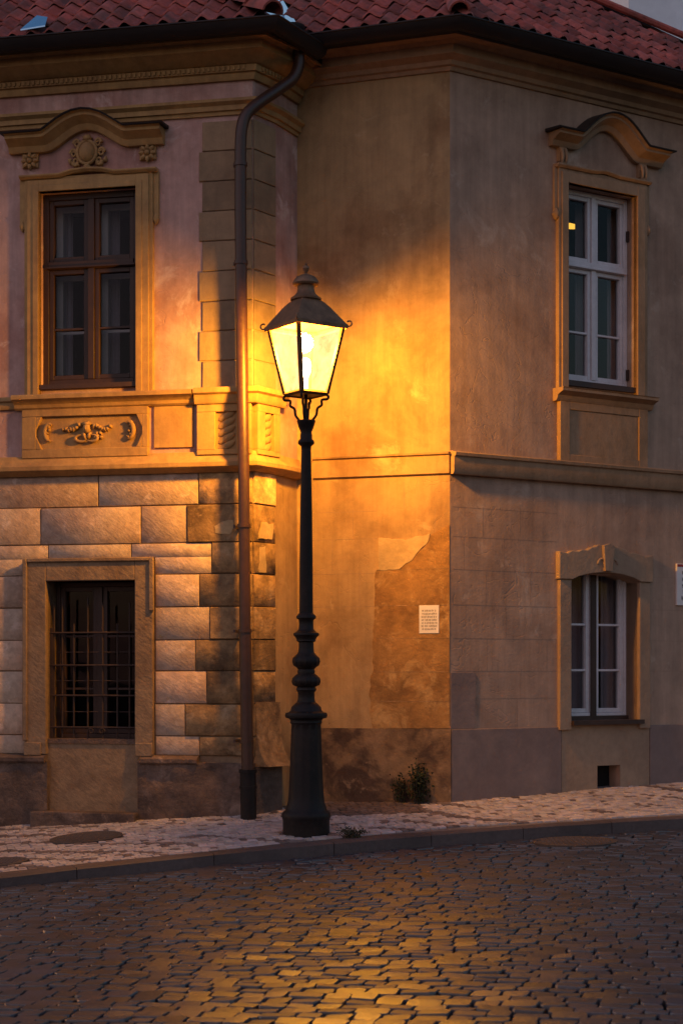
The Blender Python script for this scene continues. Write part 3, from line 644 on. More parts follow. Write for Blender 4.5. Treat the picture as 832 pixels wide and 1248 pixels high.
mb.add([(R0.x, R0.y, ZTOP-0.03), (R0.x, 21, ZTOP-0.03), (-0.38, 21, ZTOP-0.03), (C_.x+.01, C_.y, ZTOP-0.03), (D.x, D.y, ZTOP-0.03)], [(0, 1, 2, 3, 4)])
mb.add([(R0.x, R0.y+.3, 3.15), (R0.x, 21, 3.15), (-0.36, 21, 3.15), (-0.36, 15.2, 3.15), (D.x, D.y+.3, 3.15)], [(0, 1, 2, 3, 4)])
mb.build('rear_walls', 'room', hR)
mb = MB(); fbox(mb, RW, vt[0], vt[1], vt[2], vt[3], -0.21, -0.15); vtb = mb.build('cellar_vent', 'black', hR)
# string courses
mb = MB(); zr0, zr1 = 3.10, 3.30
planmould(mb, [tuple(D), tuple(R0)], [(-0.02, zr0), (0.05, zr0), (0.065, zr0+0.02), (0.07, zr0+0.15), (0.09, zr0+0.16), (0.095, zr0+0.185), (0.05, zr0+0.2), (-0.02, zr0+0.21)])
mb.build('string_course', 'trim_r', hR)
mb = MB(); pm = [tuple(MW.p(-LCD+0.16, 0, 0).to_2d()), tuple(D)]
planmould(mb, pm, [(-0.02, zr0), (0.012, zr0), (0.028, zr0+0.008), (0.028, zr0+0.165), (0.05, zr0+0.175), (0.055, zr0+0.19), (-0.02, zr0+0.205)])
mb.build('thin_string_course', 'ochre_wall', hR)
# cornice of right house
mb = MB(); pl = [tuple(MW.p(-LCD+0.02, 0, 0).to_2d()), tuple(D), tuple(R0)]; zq2 = MW.px(540, 87)[1]
planmould(mb, pl, [(-0.02, zq2), (0.02, zq2), (0.035, zq2+0.03), (0.06, zq2+0.04), (0.075, zq2+0.075), (0.12, zq2+0.1), (0.14, zq2+0.11), (0.14, zq2+0.19), (0.165, zq2+0.2), (0.19, zq2+0.235), (0.25, zq2+0.27), (0.27, zq2+0.28), (0.27, 6.875), (-0.02, 6.875)])
mb.build('eaves_cornice', 'trim_r', hR)
# render patch on angled wall
mx_ = lambda x, y: MW.px(x, y)
random.seed(3)
ed = []
for x, y in ((458, 697), (456, 740), (455, 790), (452, 830), (450, 872), (456, 888)):
    ed.append(mx_(x+random.uniform(-2, 2), y))
fine = []
for i in range(len(ed)-1):
    for k in range(7):
        t = k/7; a = ed[i][0]+(ed[i+1][0]-ed[i][0])*t; z = ed[i][1]+(ed[i+1][1]-ed[i][1])*t; fine.append((a+0.022*noise.noise(Vector((z*9, 3, 0)))*2, z))
mb = MB(); top = [mx_(552, 650)]+ragged([mx_(528, 650), mx_(519, 664), mx_(508, 674), mx_(502, 683), mx_(494, 686), mx_(488, 694), mx_(460, 695)], 0.008)[:-8]
top[0] = (0.0-0.001, top[0][1])
outl = top+fine+[(mx_(456, 888)[0], mx_(456, 888)[1]), (-0.001, mx_(548, 888)[1])]
outl[0] = (-0.001, mx_(548, 640)[1])
zj = [mx_(500, y)[1] for y in (738, 778, 819)]
prism(mb, MW, outl, -0.01, 0.007); pt = mb.build('bare_render_patch', 'patch', hR, smooth=0, bevel=0.003)
mb = MB()
for z in zj+[mx_(500, 694)[1], mx_(500, 855)[1]]: fbox(mb, MW, mx_(459, 780)[0], -0.006, z-0.0018, z+0.0018, 0.002, 0.0085)
mb.build('joint_lines', 'quoin', pt)
mb = MB(); prism(mb, MW, ragged([mx_(461, 656), mx_(498, 657), mx_(524, 651), mx_(519, 664), mx_(508, 674), mx_(502, 683), mx_(494, 686), mx_(488, 694), mx_(461, 695)][::-1], 0.007), -0.01, 0.011); mb.build('pale_render_patch', 'patchlight', hR, smooth=0, bevel=0.002)
# faint ashlar joints scored into the plaster
mb = MB()
def hj(fr, xa, xb, y, gx): 
    a, z = fr.px(xa, y); b, _ = fr.px(xb, y); z = fr.px(gx, y)[1]; fbox(mb, fr, min(a, b), max(a, b), z-0.0016, z+0.0016, -0.003, 0.0010)
def vj(fr, x, y0, y1):
    a, z0 = fr.px(x, y0); z1 = fr.px(x, y1)[1]; fbox(mb, fr, a-0.0016, a+0.0016, min(z0, z1), max(z0, z1), -0.003, 0.0008)
for y in (618, 654, 694, 737, 778, 818, 852): hj(RW, 551, 678, y, 560)
for y in (694, 737, 778, 818): hj(RW, 791, 900, y, 560)
for (x, y0, y1) in ((588, 618, 654), (633, 618, 654), (565, 654, 694), (614, 654, 694), (592, 694, 737), (646, 694, 737), (567, 737, 778), (616, 737, 778), (593, 778, 818), (634, 818, 852), (630, 852, 888), (666, 778, 818)): vj(RW, x, y0, y1)
mb.build('scored_joints', 'score', hR); mb = MB()
for y in (620, 654, 697, 738): hj(MW, 380, 459, y, 548)
for (x, y0, y1) in ((492, 587, 620), (430, 620, 654), (530, 620, 650), (405, 654, 697), (438, 697, 738)): vj(MW, x, y0, y1)
mb.build('scored_joints', 'score', hR)
for o in [bpy.data.objects[-1]] if False else []: pass
# plinths
mb = MB(); zpl = MW.px(548, 889)[1]; roughwall(mb, MW, -LCD, 0.012, -0.4, zpl, 0.012, 0.008, seed=13); mb.build('angled_plinth', 'midplinth', hR, smooth=60)
zpr = rx(560, 889)[1]
mb = MB(); fbox(mb, RW, 0.012, rx(683, 900)[0], -0.4, zpr, -0.02, 0.014); fbox(mb, RW, rx(791, 900)[0], SR, -0.4, zpr, -0.02, 0.014); mb.build('street_plinth', 'greyp', hR, bevel=0.005)
mb = MB(); a0, a1 = 0.004, rx(579, 850)[0]; prism(mb, RW, [(a0, zpr+.003), (a1-0.012, zpr+.003), (a1-0.004, zpr+0.05), (a1-0.01, zpr+0.25), (a1, zpr+0.3), (a1, zpr+0.5), (a0, zpr+0.5)], -0.01, 0.01); mb.build('corner_repair', 'greyp', hR, smooth=0)

# lower window of right house: sandstone frame with cusped lintel
mb = MB(); o0, o1 = rx(679, 800)[0], rx(789, 800)[0]; zl = rx(735, 708)[1]
fbox(mb, RW, o0, l2[0], l2[2]-0.06, zl, -0.26, 0.04); fbox(mb, RW, l2[1], o1, l2[2]-0.06, zl, -0.26, 0.04)
lo = []; n = 12
for i in range(n+1):
    t = i/n; lo.append((l2[0]+(l2[1]-l2[0])*t, zl+0.075*math.sin(math.pi*t)**0.7))
zt_ = rx(735, 676)[1]
up = [(o1+0.02, zl), (o1+0.02, zt_+0.01)]
W = o1-o0
for f, hh in ((0.93, 0.012), (0.88, 0.03), (0.80, 0.045), (0.74, 0.045), (0.70, 0.075), (0.66, 0.08), (0.62, 0.095), (0.57, 0.10), (0.55, 0.085), (0.51, 0.09), (0.48, 0.075), (0.46, 0.10), (0.40, 0.105), (0.37, 0.085), (0.33, 0.08), (0.29, 0.05), (0.22, 0.052), (0.19, 0.035), (0.12, 0.04), (0.07, 0.012)):
    up.append((o0+W*f, zt_+hh-0.02))
up += [(o0-0.02, zt_+0.01), (o0-0.02, zl)]
prism(mb, RW, lo+up, -0.26, 0.06)
kc = (o0+o1)/2; prism(mb, RW, [(kc-0.05, zl+0.085), (kc+0.04, zl+0.085), (kc+0.07, zt_+0.075), (kc+0.01, zt_+0.10), (kc-0.07, zt_+0.08)], 0.05, 0.09)
for sg in (-1, 1): tube(mb, [RW.p(kc+sg*(0.07+0.05*math.cos(t)), 0.062, zl+0.15+0.05*math.sin(t)) for t in [x*0.5 for x in range(8)]], 0.012, 8)
mb.build('stone_window_frame', 'stone_r', hR, smooth=30, bevel=0.006)
mb = MB(); fbox(mb, RW, rx(684, 900)[0]+0.001, rx(790, 900)[0]-0.001, -0.3, l2[2]-0.001, 0.0, 0.006)
# leave the vent open in the apron: four pieces
mb = MB(); a0, a1 = rx(683.5, 900)[0]+0.002, rx(790.5, 900)[0]-0.002
for (p, q, r, s) in ((a0, vt[0], -0.3, l2[2]), (vt[1], a1, -0.3, l2[2]), (vt[0], vt[1], vt[3], l2[2]), (vt[0], vt[1], -0.3, vt[2])): fbox(mb, RW, p, q, r, s-0.002, -0.003, 0.007)
mb.build('window_apron', 'stone_r', hR, smooth=0)
wl = fillwin(hR, RW, l2[0]+0.001, l2[1]-0.001, l2[2]+0.06, l2[3]+0.09, 0.2, 'white', 0.03, 0.07, None, [rx(735, 761)[1], rx(735, 817)[1]], sash=0.04, curt=(0.75, 1.5), name='white_window')
mb = MB(); am = (l2[0]+l2[1])/2; fbox(mb, RW, am-0.035, am+0.03, l2[2]+0.03, l2[3]+0.05, -0.16, -0.135); mb.build('dark_post', 'dkbrown', wl)
mb = MB(); fbox(mb, RW, l2[0]-0.0, l2[1]+0.03, l2[2]-0.015, l2[2]+0.025, -0.24, 0.075); fbox(mb, RW, l2[0], l2[1], l2[2]+0.025, l2[2]+0.06, -0.24, -0.12); mb.build('sill', 'dkbrown', wl)

# upper window of right house
mb = MB(); o0, o1 = rx(677, 350)[0], rx(785, 350)[0]; ot = rx(730, 214)[1]; zsl = rx(735, 481)[1]
fr_ring(mb, RW, o0, o1, u2[0], u2[1], zsl, u2[3], ot, 0.05, [(0.0, 0.045), (0.3, 0.06)])
for (a, sg) in ((o0, -1), (o1, 1)):
    fbox(mb, RW, min(a, a+sg*0.035), max(a, a+sg*0.035), rx(730, 270)[1], ot, -0.01, 0.028)
    blob(mb, RW, a+sg*0.018, rx(730, 271)[1], 0.02, 0.028, 0.05, 0.04, lob=4, amp=.15)
sweep(mb, RW, [(o0-0.03, ot), (o0+W*0.35, ot), (o0+W*0.5, ot+0.02), (o0+W*0.65, ot), (o1+0.03, ot)], [(-0.01, -0.012), (0.06, -0.012), (0.08, 0.006), (0.08, 0.02), (-0.01, 0.025)])
mb.build('window_architrave', 'trim_r', hR, bevel=0.004)
zf = rx(735, 192)[1]
path = arcpath(rx(668, 180)[0], rx(697, 180)[0], rx(772, 180)[0], rx(802, 180)[0], zf, 0.24, n=20)
ppro2 = [(-0.02, 0), (0.05, 0), (0.065, 0.02), (0.075, 0.045), (0.13, 0.07), (0.17, 0.085), (0.17, 0.105), (0.2, 0.115), (-0.02, 0.125)]
mb = MB(); sweep(mb, RW, path, ppro2); mb.build('window_pediment', 'trim_r', hR)
mb = MB(); p2 = [(path[0][0]-0.04, zf)]+path[1:-1]+[(path[-1][0]+0.04, zf)]; sweep(mb, RW, p2, [(-0.02, 0.127), (0.21, 0.118), (0.215, 0.13), (-0.02, 0.155)]); mb.build('pediment_flashing', 'gutter', hR)
for x in (682, 779):
    mb = MB(); a = rx(x, 200)[0]; fbox(mb, RW, a-0.04, a+0.04, zf-0.13, zf, -0.01, 0.05)
    for k in (-1, 1):
        tube(mb, [RW.p(a+k*0.022, 0.05+0.02*math.sin(t*3.14), zf-0.02-0.15*t) for t in [i/8 for i in range(9)]], [0.02-0.008*i/8 for i in range(9)], 8)
    blob(mb, RW, a, zf-0.155, 0.03, 0.045, 0.03, 0.04, lob=5, amp=.2); mb.build('console', 'trim_r', hR, smooth=50)
wu = fillwin(hR, RW, u2[0]+0.001, u2[1]-0.001, u2[2]+0.04, u2[3]-0.005, 0.14, 'white', 0.045, 0.05, rx(730, 323)[1], [rx(730, 405)[1]], sash=0.036, curt=(1.0, 1.42), name='white_window')
mb = MB(); fbox(mb, RW, u2[0], u2[1], u2[2]-0.01, u2[2]+0.04, -0.2, 0.03); mb.build('sill', 'dkbrown', wu)
mb = MB()
for y in (285, 455): mb = MB(); a, z = u2[1]-0.012, rx(765, y)[1]; fbox(mb, RW, a-0.012, a+0.008, z-0.05, z+0.05, -0.085, -0.06); mb.build('hinge', 'rust', wu)
# sill cornice and apron panel
mb = MB(); planmould(mb, [tuple(RW.p(o0-0.035, 0, 0).to_2d()), tuple(RW.p(o1+0.05, 0, 0).to_2d())], [(-0.03, zsl-0.11), (0.05, zsl-0.11), (0.07, zsl-0.085), (0.075, zsl-0.06), (0.12, zsl-0.04), (0.15, zsl-0.03), (0.15, zsl-0.005), (0.16, zsl), (-0.03, zsl+0.008)]); mb.build('window_cornice_sill', 'trim_r', hR)
mb = MB(); b0, b1 = o0+0.015, o1+0.0; z0, z1 = zr1-0.01, zsl-0.11; i0, i1, j0, j1 = b0+0.11, b1-0.11, z0+0.07, z1-0.07
fbox(mb, RW, b0, i0, z0, z1, -0.01, 0.05); fbox(mb, RW, i1, b1, z0, z1, -0.01, 0.05); fbox(mb, RW, i0, i1, z0, j0, -0.01, 0.049); fbox(mb, RW, i0, i1, j1, z1, -0.01, 0.049); fbox(mb, RW, i0, i1, j0, j1, -0.01, 0.036)
mb.build('apron_panel', 'trim_r', hR, bevel=0.004)

# pendant lamp hanging in the upper room
pc = RW.p(*[rx(699, 275, -0.9)[0], -0.9, rx(699, 275, -0.9)[1]])
ep = empty('ceiling_lamp', tuple(pc+Vector((0, 0, -0.05))), 'small glowing ceiling lamp seen inside the upper white-framed window', 'lamp')
mb = MB(); pa_, pz_ = rx(693, 275, -0.9); blob(mb, RW, pa_, pz_, -0.9, 0.12, 0.026, 0.05, seg=20); mb.build('lamp_shade', 'pendant', ep)
mb = MB(); pc = RW.p(pa_, -0.9, pz_); tube(mb, [(pc.x, pc.y, pc.z+0.02), (pc.x, pc.y, pc.z+0.45)], 0.006, 6); mb.build('cord', 'black', ep)

# ================================================================== ROOFS
# plan polyline offset outwards
def offs(poly, d):
    out = []; n = len(poly)
    for i, p in enumerate(poly):
        p = Vector(p); a = Vector(poly[max(i-1, 0)]); b = Vector(poly[min(i+1, n-1)])
        d0 = (p-a) if i > 0 else (b-p); d1 = (b-p) if i < n-1 else (p-a); d0.normalize(); d1.normalize()
        n0 = Vector((d0.y, -d0.x)); n1 = Vector((d1.y, -d1.x)); mm = (n0+n1)/(1+n0.dot(n1)); out.append(p+mm*d)
    return out
REND = RW.p(4.15, 0, 0).to_2d()
poly = [L0, A, Vector((A.x*0.3+C_.x*0.7, A.y*0.3+C_.y*0.7)), ]
# plan used by the eaves: left wall, splay to C, angled wall, street wall
EP = [Vector(L0), Vector(A), Vector(C_), Vector(D), Vector(R0)]
ZE = 6.97; PIT = math.tan(R(40))
EPL = [Vector(L0), Vector(LW.p(-0.2, 0, 0).to_2d()), Vector((A.x-0.14, 15.6)), Vector(D), Vector(R0)]
def roofface(i, name, parent, tw=0.17, course=0.235, tmax=3.6, seed=0, kend=None, kstart=None, EP=EP, ZE=6.97):
    rnd = random.Random(seed); off = 0.40
    E0 = offs(EP, off); E1 = offs(EP, off-1.0)       # eave line and one metre up-plan
    a, b = E0[i], E0[i+1]; u = (b-a).normalized(); nrm = Vector((-u.y, u.x)); ln = (b-a).length
    ka = (E1[i]-a).dot(u); kb = (E1[i+1]-b).dot(u)    # shift of the ends per metre of plan depth
    sb = 0.0
    if kend is not None: kb = kend[1]; ln = kend[0]
    if kstart is not None: a = a+u*kstart[0]; ln -= kstart[0]; ka = kstart[1]
    cosp = math.cos(math.atan(PIT)); sinp = math.sin(math.atan(PIT))
    def pt(s, t, h):  # t along slope
        dpl = t*cosp - h*sinp; z = ZE + t*sinp + h*cosp
        q = a + u*s + nrm*dpl; return Vector((q.x, q.y, z))
    m = MB(); ncr = int(tmax/course)
    for r in range(ncr):
        t0 = r*course - 0.03; t1 = t0+course+0.05
        s = -2.0 + (r % 2)*0.0
        smin = ka*max(t0, 0)*cosp; smax = ln + kb*max(t0, 0)*cosp
        k = math.floor((smin-0.3)/tw)
        while k*tw < smax+0.1:
            s0 = k*tw + rnd.uniform(-0.006, 0.006) + (0.5*tw if r % 2 else 0)*0.0 + r*0.0
            c = s0+tw*0.5
            tm = (t0+t1)/2*cosp
            if c > ka*tm-0.02 and c < ln+kb*tm+0.02:
                j = rnd.uniform(-0.006, 0.006); jt = rnd.uniform(-0.012, 0.012); sk = rnd.uniform(-0.006, 0.006)
                tt = rnd.uniform(0.62, 1.25); hue = rnd.uniform(-0.1, 0.15); tn = (tt, tt*(1+hue), tt*(1+hue*1.4))
                n = 8; vs = []
                for (tq, hb, sq) in ((t0+jt, 0.036, 0), (t1, 0.006, sk)):
                    for q in range(n+1):
                        x = q/n; hprof = 0.040*(0.5-0.5*math.cos(2*math.pi*min(x*1.35, 1.0)))*(1 if x < 0.74 else 1) if x < 0.741 else -0.012*math.sin((x-0.741)/0.259*math.pi)
                        vs.append(pt(s0+sq+x*tw*1.08, tq, hb+j+hprof))
                fs = [(q, q+1, n+2+q, n+1+q) for q in range(n)]
                o = len(vs)
                for q in range(n+1): x = q/n; vs.append(vs[q]-Vector((0, 0, 0.018)))
                fs += [(q, q+1, o+q+1, o+q) for q in range(n)]
                m.add(vs, fs, tn)
            k += 1
    o = m.build(name, 'tile', parent, smooth=50)
    um = MB(); T = tmax
    um.add([pt(0, 0.02, -0.012), pt(ln, 0.02, -0.012), pt(ln+kb*T*cosp, T, -0.012), pt(ka*T*cosp, T, -0.012)], [(0, 1, 2, 3)]); um.build('roof_underlay', 'under', o)
    return a, u, nrm, ln, ka, kb, pt, o
def caps(hp, hq, parent, name='hip_tiles', r=0.085, L=0.34, seed=1, start=0.0):
    rnd = random.Random(seed); d = (hq-hp); ln = d.length; d.normalize(); side = d.cross(Vector((0, 0, 1))).normalized(); up = side.cross(d).normalized()
    m = MB(); k = 0; t = start
    while t < ln:
        tt = rnd.uniform(0.8, 1.5); vs = []; n = 9; j = rnd.uniform(-0.01, 0.01)
        for (q, rr, lift) in ((t-0.02, r*1.12, 0.03), (t+L, r*0.9, 0.0)):
            for rad in (rr, rr-0.018):
                for i in range(n+1):
                    a = math.pi*i/n; vs.append(hp+d*q+side*(math.cos(a)*rad+j)+up*(math.sin(a)*rad+lift-0.02))
        w = n+1; fs = []
        for i in range(n): fs += [(i, i+1, 2*w+i+1, 2*w+i), (w+i, w+i+1, 3*w+i+1, 3*w+i), (i, i+1, w+i+1, w+i), (2*w+i, 2*w+i+1, 3*w+i+1, 3*w+i)]
        m.add(vs, fs, (tt, tt*1.05, tt*1.05)); t += L*0.9
    return m.build(name, 'tile', parent, smooth=50)
f0 = roofface(0, 'tiled_roof', hL, seed=1, EP=EPL, ZE=6.885)
f1 = roofface(1, 'hip_roof', hL, seed=2, tmax=2.4, EP=EPL, ZE=6.885, kend=(1.6, 0.2))
f2 = roofface(2, 'angled_roof', hR, seed=3, kstart=(-0.12, -0.6))
f3 = roofface(3, 'street_roof', hR, seed=4, kend=(4.75, -1.9))
def hip(fa, T=3.4, end=True):
    a, u, nrm, ln, ka, kb, pt, o = fa; cosp = math.cos(math.atan(PIT)); return pt(ln, 0, 0.03), pt(ln+kb*T*cosp, T, 0.03)
h = hip(f0); caps(h[0], h[1], hL, seed=3, r=0.095)
h = hip(f2); caps(h[0], h[1], hR, seed=5)
h = hip(f3, 2.6); mb = MB(); dn = (h[1]-h[0]); sd = Vector((0.05, 0.0, 0.0))
mb.add([h[0]+Vector((0, 0, 0.04)), h[0]+sd*1.3+Vector((0, 0, 0.05)), h[1]+sd*1.3+Vector((0, 0, 0.05)), h[1]+Vector((0, 0, 0.04))], [(0, 1, 2, 3)])
mb.build('verge_flashing', 'kerb', hR, smooth=0)
mb = MB(); q0 = h[0]+sd*1.3; q1 = h[1]+sd*1.3; tube(mb, [q0+Vector((0, 0, .05)), q1+Vector((0, 0, .05))], 0.035, 8); mb.build('verge_edge', 'tile', hR)
# gable behind verge so roof is solid
mb = MB(); mb.add([h[0]+sd, h[1]+sd, Vector((h[1].x+.12, h[1].y+3, h[1].z)), Vector((h[0].x+.12, h[0].y+3, h[0].z))], [(0, 1, 2, 3)]); mb.build('gable', 'beige', hR, smooth=0)
# metal flap on the left roof, sky reflection tinted into its colour, valley flashing
a, u, nrm, ln, ka, kb, pt, o = f0
def roofhit(fa, x, y, h=0.1):
    a, u, nrm, ln, ka, kb, pt, o = fa; p0 = pt(0, 0, h); e1 = pt(1, 0, h)-p0; e2 = pt(0, 1, h)-p0; n = e1.cross(e2)
    dr = Vector(((x-CX)/F, 1, (HY-y)/F)); c = Vector((0, 0, CH)); t = (p0-c).dot(n)/dr.dot(n); q = c+dr*t-p0; return q.dot(e1), q.dot(e2)
mb = MB(); vs = []
for x, y in ((25, 35), (45, 18), (58, 20), (55, 30)): s, t = roofhit(f0, x, y, 0.09); vs.append((s, t))
top = [pt(s, t, 0.09+0.10*(0 if k in (0, 3) else 1)*0.0) for k, (s, t) in enumerate(vs)]
mb.add(top+[v-Vector((0, 0, 0.012)) for v in top], [(0, 1, 2, 3), (4, 5, 6, 7), (0, 1, 5, 4), (1, 2, 6, 5), (2, 3, 7, 6), (3, 0, 4, 7)]); mb.build('roof_flap', 'zinc', hL, smooth=0)
# gutters
EL = [p for p in offs([L0, A, C_, D, R0], 0.44)]
gp = lambda z: [(0.0, z), (0.02, z-0.05), (0.05, z-0.078), (0.10, z-0.078), (0.145, z-0.045), (0.165, z+0.005), (0.175, z+0.01), (0.175, z+0.02), (0.155, z+0.02), (0.135, z-0.04), (0.10, z-0.066), (0.055, z-0.066), (0.03, z-0.04), (0.015, z)]
Eg = offs([L0, A, C_, D, R0], 0.31)
mb = MB(); planmould(mb, [tuple(p) for p in Eg[:3]], gp(6.85)); mb.build('gutter', 'gutter', hL)
mb = MB(); planmould(mb, [tuple(p) for p in (Eg[2]+(Eg[3]-Eg[2])*0.002, Eg[3], Eg[4])], gp(6.935)); mb.build('gutter', 'gutter', hR)
mb = MB(); Eb = offs([L0, A, C_, D, R0], 0.0); planmould(mb, [tuple(p) for p in Eb], [(-0.1, 6.88), (0.3, 6.88), (0.32, 6.90), (0.32, 6.93), (-0.1, 6.95)]) if False else planmould(mb, [tuple(p) for p in Eb[2:]], [(-0.1, 6.878), (0.3, 6.878), (0.32, 6.90), (0.32, 6.93), (-0.1, 6.95)]); mb.build('eaves_board', 'gutter', hR)
mb = MB(); planmould(mb, [tuple(p) for p in Eb[:3]], [(-0.1, 6.803), (0.31, 6.803), (0.31, 6.85), (-0.1, 6.87)]); mb.build('eaves_board', 'gutter', hL)

# downpipe: outlet at the valley, swan neck, long pipe down the splayed corner
def wp(x, y, Y): return Vector(((x-CX)/F*Y, Y, CH+(HY-y)/F*Y))
mb = MB(); yy0 = 14.32; YP = 14.12
pth = [wp(361, 42, 14.38), wp(363, 60, 14.38), wp(364, 78, 14.38), wp(357, 95, 14.36), wp(340, 108, 14.30), wp(318, 123, 14.2), wp(301, 138, YP+.02), wp(294.5, 156, YP), wp(293, 185, YP)]
sp = smoothpath(pth, 6)+[wp(293, 250, YP), wp(294, 360, YP), wp(295.5, 470, YP)]
tube(mb, sp, 0.051, 18); tube(mb, [wp(295.5, 470, YP), wp(297, 575, YP-.03), wp(298.5, 770, YP-.04)], 0.049, 18); tube(mb, [wp(298.5, 768, YP-.04), wp(301, 905, YP-.05), wp(302, 945, YP-.05)], 0.053, 18)
dp = mb.build('downpipe', 'pipe', hL)
mb = MB(); tube(mb, [wp(302, 938, YP-.05), wp(303, 1003, YP-.05)], 0.069, 18); tube(mb, [wp(302, 938, YP-.05), wp(302, 942, YP-.05)], 0.078, 18); tube(mb, [wp(302.3, 958, YP-.05), wp(302.4, 961, YP-.05)], 0.076, 18); mb.build('drain_shoe', 'iron', dp)
for (x, y, Y) in ((297.4, 641, YP-.03), (298.5, 769, YP-.04), (300.5, 904, YP-.05), (293.6, 320, YP), (293, 200, YP)):
    mb = MB(); tube(mb, [wp(x, y-2.2, Y), wp(x, y+2.2, Y)], 0.060, 18); fbox(mb, LW, -0.13, -0.11, wp(x, y, Y).z-0.012, wp(x, y, Y).z+0.012, -0.01, 0.17); mb.build('pipe_bracket', 'pipe', dp)
mb = MB(); c = wp(357, 40, 14.38); lathe(mb, c.x, c.y, [(0.055, c.z-0.06), (0.06, c.z-0.02), (0.10, c.z+0.03), (0.105, c.z+0.06), (0.09, c.z+0.06)], 20); mb.build('outlet_funnel', 'gutter', dp)
mb = MB(); p = [wp(344, 17, 14.32), wp(346.5, 19, 14.3), wp(354, 41, 14.18), wp(350, 42, 14.18)]; mb.add(p+[q+Vector((0, 0.02, 0)) for q in p], [(0, 1, 2, 3), (4, 5, 6, 7), (0, 1, 5, 4), (1, 2, 6, 5), (2, 3, 7, 6), (3, 0, 4, 7)]); mb.build('valley_flashing', 'zinc', hL, smooth=0)

# ================================================================== NEIGHBOUR HOUSE behind
hN = empty('house', (6.5, 23, 0), 'pale blue-grey plastered house rising behind the tiled roof at top right', 'house')
mb = MB(); xN = (766-CX)/F*23; NW = Frame(xN, 23, R(12)); wall(mb, NW, 0, 9, -0.3, 11.5); fbox(mb, NW, 0.0, 9, -0.3, 11.5, -8, -0.01); mb.build('wall', 'farwall', hN)
mb = MB(); prism(mb, NW, [(-0.2, 11.4), (9.2, 11.4), (9.2, 11.55), (4.5, 14.5), (-0.2, 11.55)], -8.2, 0.3); mb.build('roof', 'tile', hN)

# ================================================================== STREET LAMP
LX, LY = (373-CX)/F*13.3, 13.3
zl_ = lambda y: CH+(HY-y)/F*LY
pxm = LY/F
zb0 = pz(LX, LY)
LP = empty('street_lamp', (LX, LY, zb0), 'tall black cast-iron street lamp with lit four-sided lantern at the kerb', 'street lamp')
prof = [(27.5, 1030), (28.5, 1022), (28.5, 1000), (29.5, 997), (30, 993), (28.5, 990), (25, 987), (24.5, 984), (22.5, 978), (21.3, 970), (20.2, 950), (18.8, 910), (18.2, 890), (18, 883), (19.5, 881), (19, 878), (21, 876), (25, 875), (26, 872), (25, 869), (21, 868), (19, 866), (18, 862), (14, 858), (11.5, 856)]
mb = MB(); base = [(r*pxm, zl_(y)) for r, y in prof]; base[0] = (base[0][0], zb0-0.05)
lathe(mb, LX, LY, base, 40, 12, 0.06, lambda z: zl_(978) < z < zl_(884)); mb.build('lamp_base', 'iron', LP, smooth=40)
mb = MB(); prof = [(11.5, 856.5), (10.3, 852), (10.2, 844), (12.5, 841), (12, 839), (11, 837.5), (15.5, 835), (17, 831), (16, 826.5), (13, 823), (10.5, 821), (10.8, 818), (10, 816), (12, 813.5), (15, 811), (16.3, 806.5), (15.5, 802), (12, 798), (9.8, 795), (9.2, 790), (9, 783), (12, 781.5), (11.5, 780), (13, 777), (15.8, 774), (15.5, 772), (12, 770), (9.3, 767), (8.7, 760), (9, 756), (12, 753.5), (12, 751), (9.5, 748.5), (8.4, 747)]
lathe(mb, LX, LY, [(r*pxm, zl_(y)) for r, y in prof], 36, 14, 0.14, lambda z: zl_(836) < z < zl_(823) or zl_(813) < z < zl_(799)); mb.build('baluster', 'iron', LP, smooth=50)
mb = MB(); prof = [(8.4, 747.2), (8.0, 690), (7.2, 620), (6.0, 548), (6.2, 544), (9.8, 541), (10.2, 539), (9.5, 537), (7.4, 535), (7.4, 530), (6.6, 527), (9.2, 521), (11, 515), (11.5, 513.5), (11.3, 512.5), (4, 512)]
lathe(mb, LX, LY, [(r*pxm, zl_(y)) for r, y in prof], 28, 16, 0.07, lambda z: zl_(745) < z < zl_(550)); mb.build('post', 'iron', LP, smooth=50)
# lantern
TH = R(-45+9.5); LC = Vector((LX-0.002, LY, 0))
def corner(h, z, k, c=LC): a = TH+k*math.pi/2; return Vector((c.x+h*math.cos(a), c.y+h*math.sin(a), z))
# half diagonals: top .31, bottom .175 ; corners face left/right/front
TH = R(-90-10)
HT, HB = 0.305, 0.172; zT, zB = zl_(399), zl_(480)
mb = MB()
for k in range(4):
    tube(mb, [corner(HB, zB, k), corner(HT, zT, k)], 0.020, 4)
    tube(mb, [corner(HB, zB, k), corner(HB, zB, k+1)], 0.019, 4); tube(mb, [corner(HT, zT, k), corner(HT, zT, k+1)], 0.018, 4)
lf = mb.build('lantern_frame', 'lframe', LP, smooth=0)
for k in range(4):
    p = MB(); e = 0.99; p.add([corner(HB*e, zB, k), corner(HB*e, zB, k+1), corner(HT*e, zT, k+1), corner(HT*e, zT, k)], [(0, 1, 2, 3)]); p.build('pane', 'frost', lf, smooth=0)
mb = MB(); mb.add([corner(HB*0.97, zB-0.008, k) for k in range(4)]+[corner(HB*0.97, zB+0.004, k) for k in range(4)], [(0, 1, 2, 3), (4, 5, 6, 7), (0, 1, 5, 4), (1, 2, 6, 5), (2, 3, 7, 6), (3, 0, 4, 7)]); mb.build('bottom_plate', 'lframe', lf, smooth=0)
